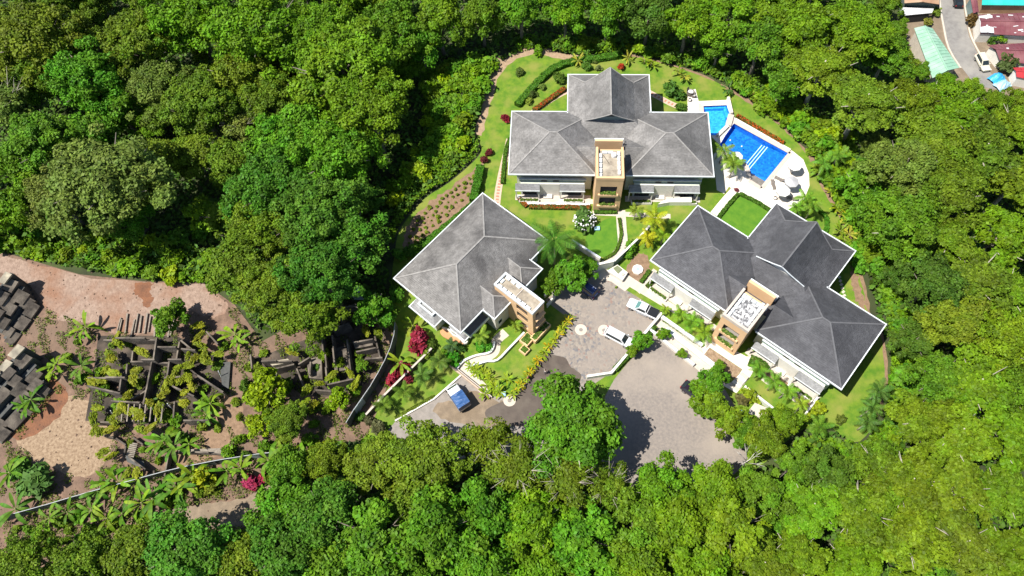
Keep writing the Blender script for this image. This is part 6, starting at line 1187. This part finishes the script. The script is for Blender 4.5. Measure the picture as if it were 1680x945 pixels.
# hoardings
def hoarding(pts, h, mt, label, plen=2.3, n=4):
    P_ = P2(smooth(pts, n, False), h); t = root('hoarding', (0, 0, 0), 0, label, 'fence'); i = 0; acc = []; seg = [P_[0]]
    for q_ in P_[1:]:
        while (q_-seg[-1]).length >= plen: seg.append(seg[-1]+(q_-seg[-1]).normalized()*plen)
    for a, b in zip(seg, seg[1:]):
        d = (b-a).normalized(); nr = Vector((-d.y, d.x, 0)); lean = nr*random.uniform(-.12, .12)
        pn = MB(); A, B = a+d*.03, b-d*.03
        q8 = [Vector((A.x, A.y, 0)), Vector((B.x, B.y, 0)), B+lean, A+lean]; pn.add([p-nr*.02 for p in q8]+[p+nr*.02 for p in q8], [(0, 1, 2, 3), (7, 6, 5, 4), (0, 4, 5, 1), (1, 5, 6, 2), (2, 6, 7, 3), (3, 7, 4, 0)]); pn.build('panel', mt if random.random() < .9 else HOARD, t)
        MB().beam(a+Vector((0, 0, .03)), b+Vector((0, 0, .03)), .08, .06).build('top_rail', HTOP, t); MB().box(a.x-.05, a.x+.05, a.y-.05, a.y+.05, 0, h+.05).build('post', TIMBER, t)
hoarding([(-30,858),(0,849),(75,828),(150,806),(220,787),(300,766),(400,748),(480,738)], 2.2, HOARDG, 'long straight hoarding between the ruin yard and track')
hoarding([(648,528),(646,552),(636,582),(620,612),(603,640),(583,668),(568,692),(557,716)], 2.6, HOARDG, 'curved hoarding coloured dark for its shaded side between ruins and garden')  # dark panels carry the shade of the fence's far-from-sun side in their colour
sh_ = root('hoarding_sheet', (0, 0, 0), 0, 'loose teal hoarding sheet leaning by the round green tree', 'fence'); a, b, c, d = G(552,463,2.4), G(590,472,2.4), G(604,492,.3), G(578,492,.3); MB().add([a, b, c, d, a+Vector((0,0,.05)), b+Vector((0,0,.05)), c+Vector((0,0,.05)), d+Vector((0,0,.05))], [(3,2,1,0),(4,5,6,7),(0,1,5,4),(1,2,6,5),(2,3,7,6),(3,0,4,7)]).build('sheet', HOARD, sh_)
# ------------------------------------------------------------------ the street beyond the trees
TZ = -9.0
struct(sheet('street_verge', P2([(1478,-70),(1745,-70),(1745,172),(1650,165),(1560,140),(1500,125),(1486,60)], TZ), TZ+.0, TRACK))
struct(sheet('road', P2(smooth([(1540,-70),(1542,0),(1548,40),(1557,78),(1577,110),(1600,140),(1650,150),(1624,118),(1604,88),(1590,60),(1583,30),(1579,0),(1577,-70)], 1), TZ), TZ+.02, ROADM))
for pts, lb in (([(1539,-60),(1541,0),(1547,40),(1556,79),(1576,112)], 1), ([(1580,-60),(1582,0),(1586,30),(1593,60),(1607,88),(1626,116)], 2)): struct(ribbon(MB(), P2(smooth(pts, 3, False), TZ), .35, TZ, TZ+.14).build('kerb', CREAM))
def house(label, corners, zr, rise, mt, wmt=CREAM, ridge='long', seams=10, patches=0):
    """gabled sheet-metal house; corners of the eaves in order"""
    t = root('town_house', (0, 0, 0), 0, label, 'house'); Q = P2(corners, TZ+zr); a, b, c, d = Q
    if (b-a).length < (d-a).length: a, b, c, d = b, c, d, a
    m0, m1 = (a+d)/2+Vector((0, 0, rise)), (b+c)/2+Vector((0, 0, rise)); th = Vector((0, 0, -.08))
    for nm, P_ in (('roof', (a, b, m1, m0)), ('roof', (d, c, m1, m0))):
        ro = MB().add(list(P_)+[p+th for p in P_], [(0, 1, 2, 3), (7, 6, 5, 4), (0, 4, 5, 1), (1, 5, 6, 2), (2, 6, 7, 3), (3, 7, 4, 0)]).build(nm, mt, t)
        for k in range(1, seams):
            p, q_ = P_[0].lerp(P_[1], k/seams), P_[3].lerp(P_[2], k/seams); MB().beam(p+Vector((0, 0, .03)), q_+Vector((0, 0, .03)), .05, .05).build('seam', mt, ro)
        for k in range(patches):
            u_, v_ = random.uniform(.1, .85), random.uniform(.1, .8); p = P_[0].lerp(P_[1], u_).lerp(P_[3].lerp(P_[2], u_), v_); q_ = P_[0].lerp(P_[1], min(1, u_+.05)).lerp(P_[3].lerp(P_[2], min(1, u_+.05)), v_+.04*random.uniform(-1, 1))
            MB().beam(p+Vector((0, 0, .06)), p+(q_-p).normalized()*random.uniform(.4, 1.1)+Vector((0, 0, .06)), random.uniform(.12, .4), .03).build('roof_patch', GREYM, ro)
    MB().beam(m0+Vector((0, 0, .04)), m1+Vector((0, 0, .04)), .3, .06).build('ridge_cap', mt, t)
    cc = (a+b+c+d)/4; MB().prism([cc+(p-cc)*.9 for p in (a, b, c, d)], TZ, TZ+zr-.1).build('wall', wmt, t)
    for k in (.25, .5, .75):
        p = cc+(a.lerp(b, k)-cc)*.9; q_ = cc+(a.lerp(b, k+.1)-cc)*.9; nr = (p-cc); nr.z = 0; e = (q_-p).cross(Vector((0, 0, 1))).normalized(); e = e if e.dot(p-cc) > 0 else -e
        MB().add([p+e*.02+Vector((0, 0, -1.0)), q_+e*.02+Vector((0, 0, -1.0)), q_+e*.02+Vector((0, 0, -2.2)), p+e*.02+Vector((0, 0, -2.2))], [(0, 1, 2, 3)]).build('window', GLASS, t)
    return t
house('long pale green metal-roofed building at the bend of the street', [(1500,46),(1530,46.5),(1574,111),(1530,128)], 3.6, .7, GREENR, CREAM, seams=14)
house('maroon-roofed house patched with white strips across the street', [(1604,24),(1700,20),(1706,60),(1608,55)], 2.5, .9, MAROON, WHITE, seams=12, patches=6)
house('lower maroon-roofed house beside the parked van', [(1620,74),(1720,68),(1730,112),(1640,98)], 2.5, .9, MAROON, WHITE, seams=12, patches=3)
house('turquoise-roofed house at the top of the street', [(1609,-24),(1700,-26),(1700,9),(1611,8)], 2.6, .5, TEALR, RUSTR, seams=10)
house('rusty brown-roofed house on the near side of the street', [(1483,-40),(1542,-42),(1541,7),(1484,5)], 3.4, .5, RUSTR, HOARDG, seams=9)
house('small white sheet-roofed lean-to below the rusty roof', [(1478,12),(1532,14),(1529,21),(1476,26)], 2.4, .15, GREYM, DARK, seams=6)
house('little pale sheet roof next to the maroon roof', [(1606,26),(1628,25),(1631,54),(1609,53)], 2.95, .1, GREYM, WHITE, seams=5)
house('red-roofed shed at the edge of the street', [(1662,111),(1730,108),(1735,140),(1668,126)], 2.6, .4, plain('red_metal', (.38, .03, .035), .5), WHITE, seams=6)
house('narrow red and green roofed stall by the road', [(1592,-5),(1603,-5),(1606,20),(1597,22)], 2.4, .2, MAROON, TEAL, seams=3)
car('parked_van', 'champagne van parked at the roadside by the maroon roofs', (1618,111), (1608,92), CARC, 'suv', 'van', TZ, 4.5)
car('parked_car', 'black car at the top of the street', (1571,-6), (1573,4), CARB, 'sedan', 'car', TZ, 4.2)
for k, (x, y, c, lb) in enumerate(((1640,123,BLUET,'bright blue tarpaulin heap at the forest edge by the shed'),(1649,134,SKYB,'pale blue tarpaulin heap below the bright one'))):
    p = G(x, y, TZ+1.5); t = root('tarpaulin_heap', (p.x, p.y, TZ), .4, lb, 'tarpaulin'); hb = MB()
    for i in range(7):
        for j in range(7): hb.v.append((-1.6+.53*i, -1.1+.37*j, 1.5*math.exp(-((i-3)**2+(j-3)**2)/9)+random.uniform(0, .35)))
    for i in range(6):
        for j in range(6): q_ = i*7+j; hb.f.append((q_, q_+7, q_+8, q_+1))
    hb.build('sheet', c, t)
for k, (x, y, r_, c, lb) in enumerate(((1594,35,1.6,(.10,.07,.02),'brown-green shrub at the roadside bend'),(1640,62,1.5,(.12,.22,.012),'lime shrub between the two maroon roofs'),(1628,66,1.2,(.07,.14,.015),'green shrub behind the lower maroon roof'),(1652,104,2.4,(.06,.08,.02),'dark bush in front of the lower maroon roof'),(1535,20,1.2,(.10,.17,.015),'green bush at the kerb by the white lean-to'),(1522,36,1.0,(.14,.17,.02),'grassy shrub by the green-roofed building'))):
    o = shrub(x, y, r_, c, lb, lib=SHRUBC)
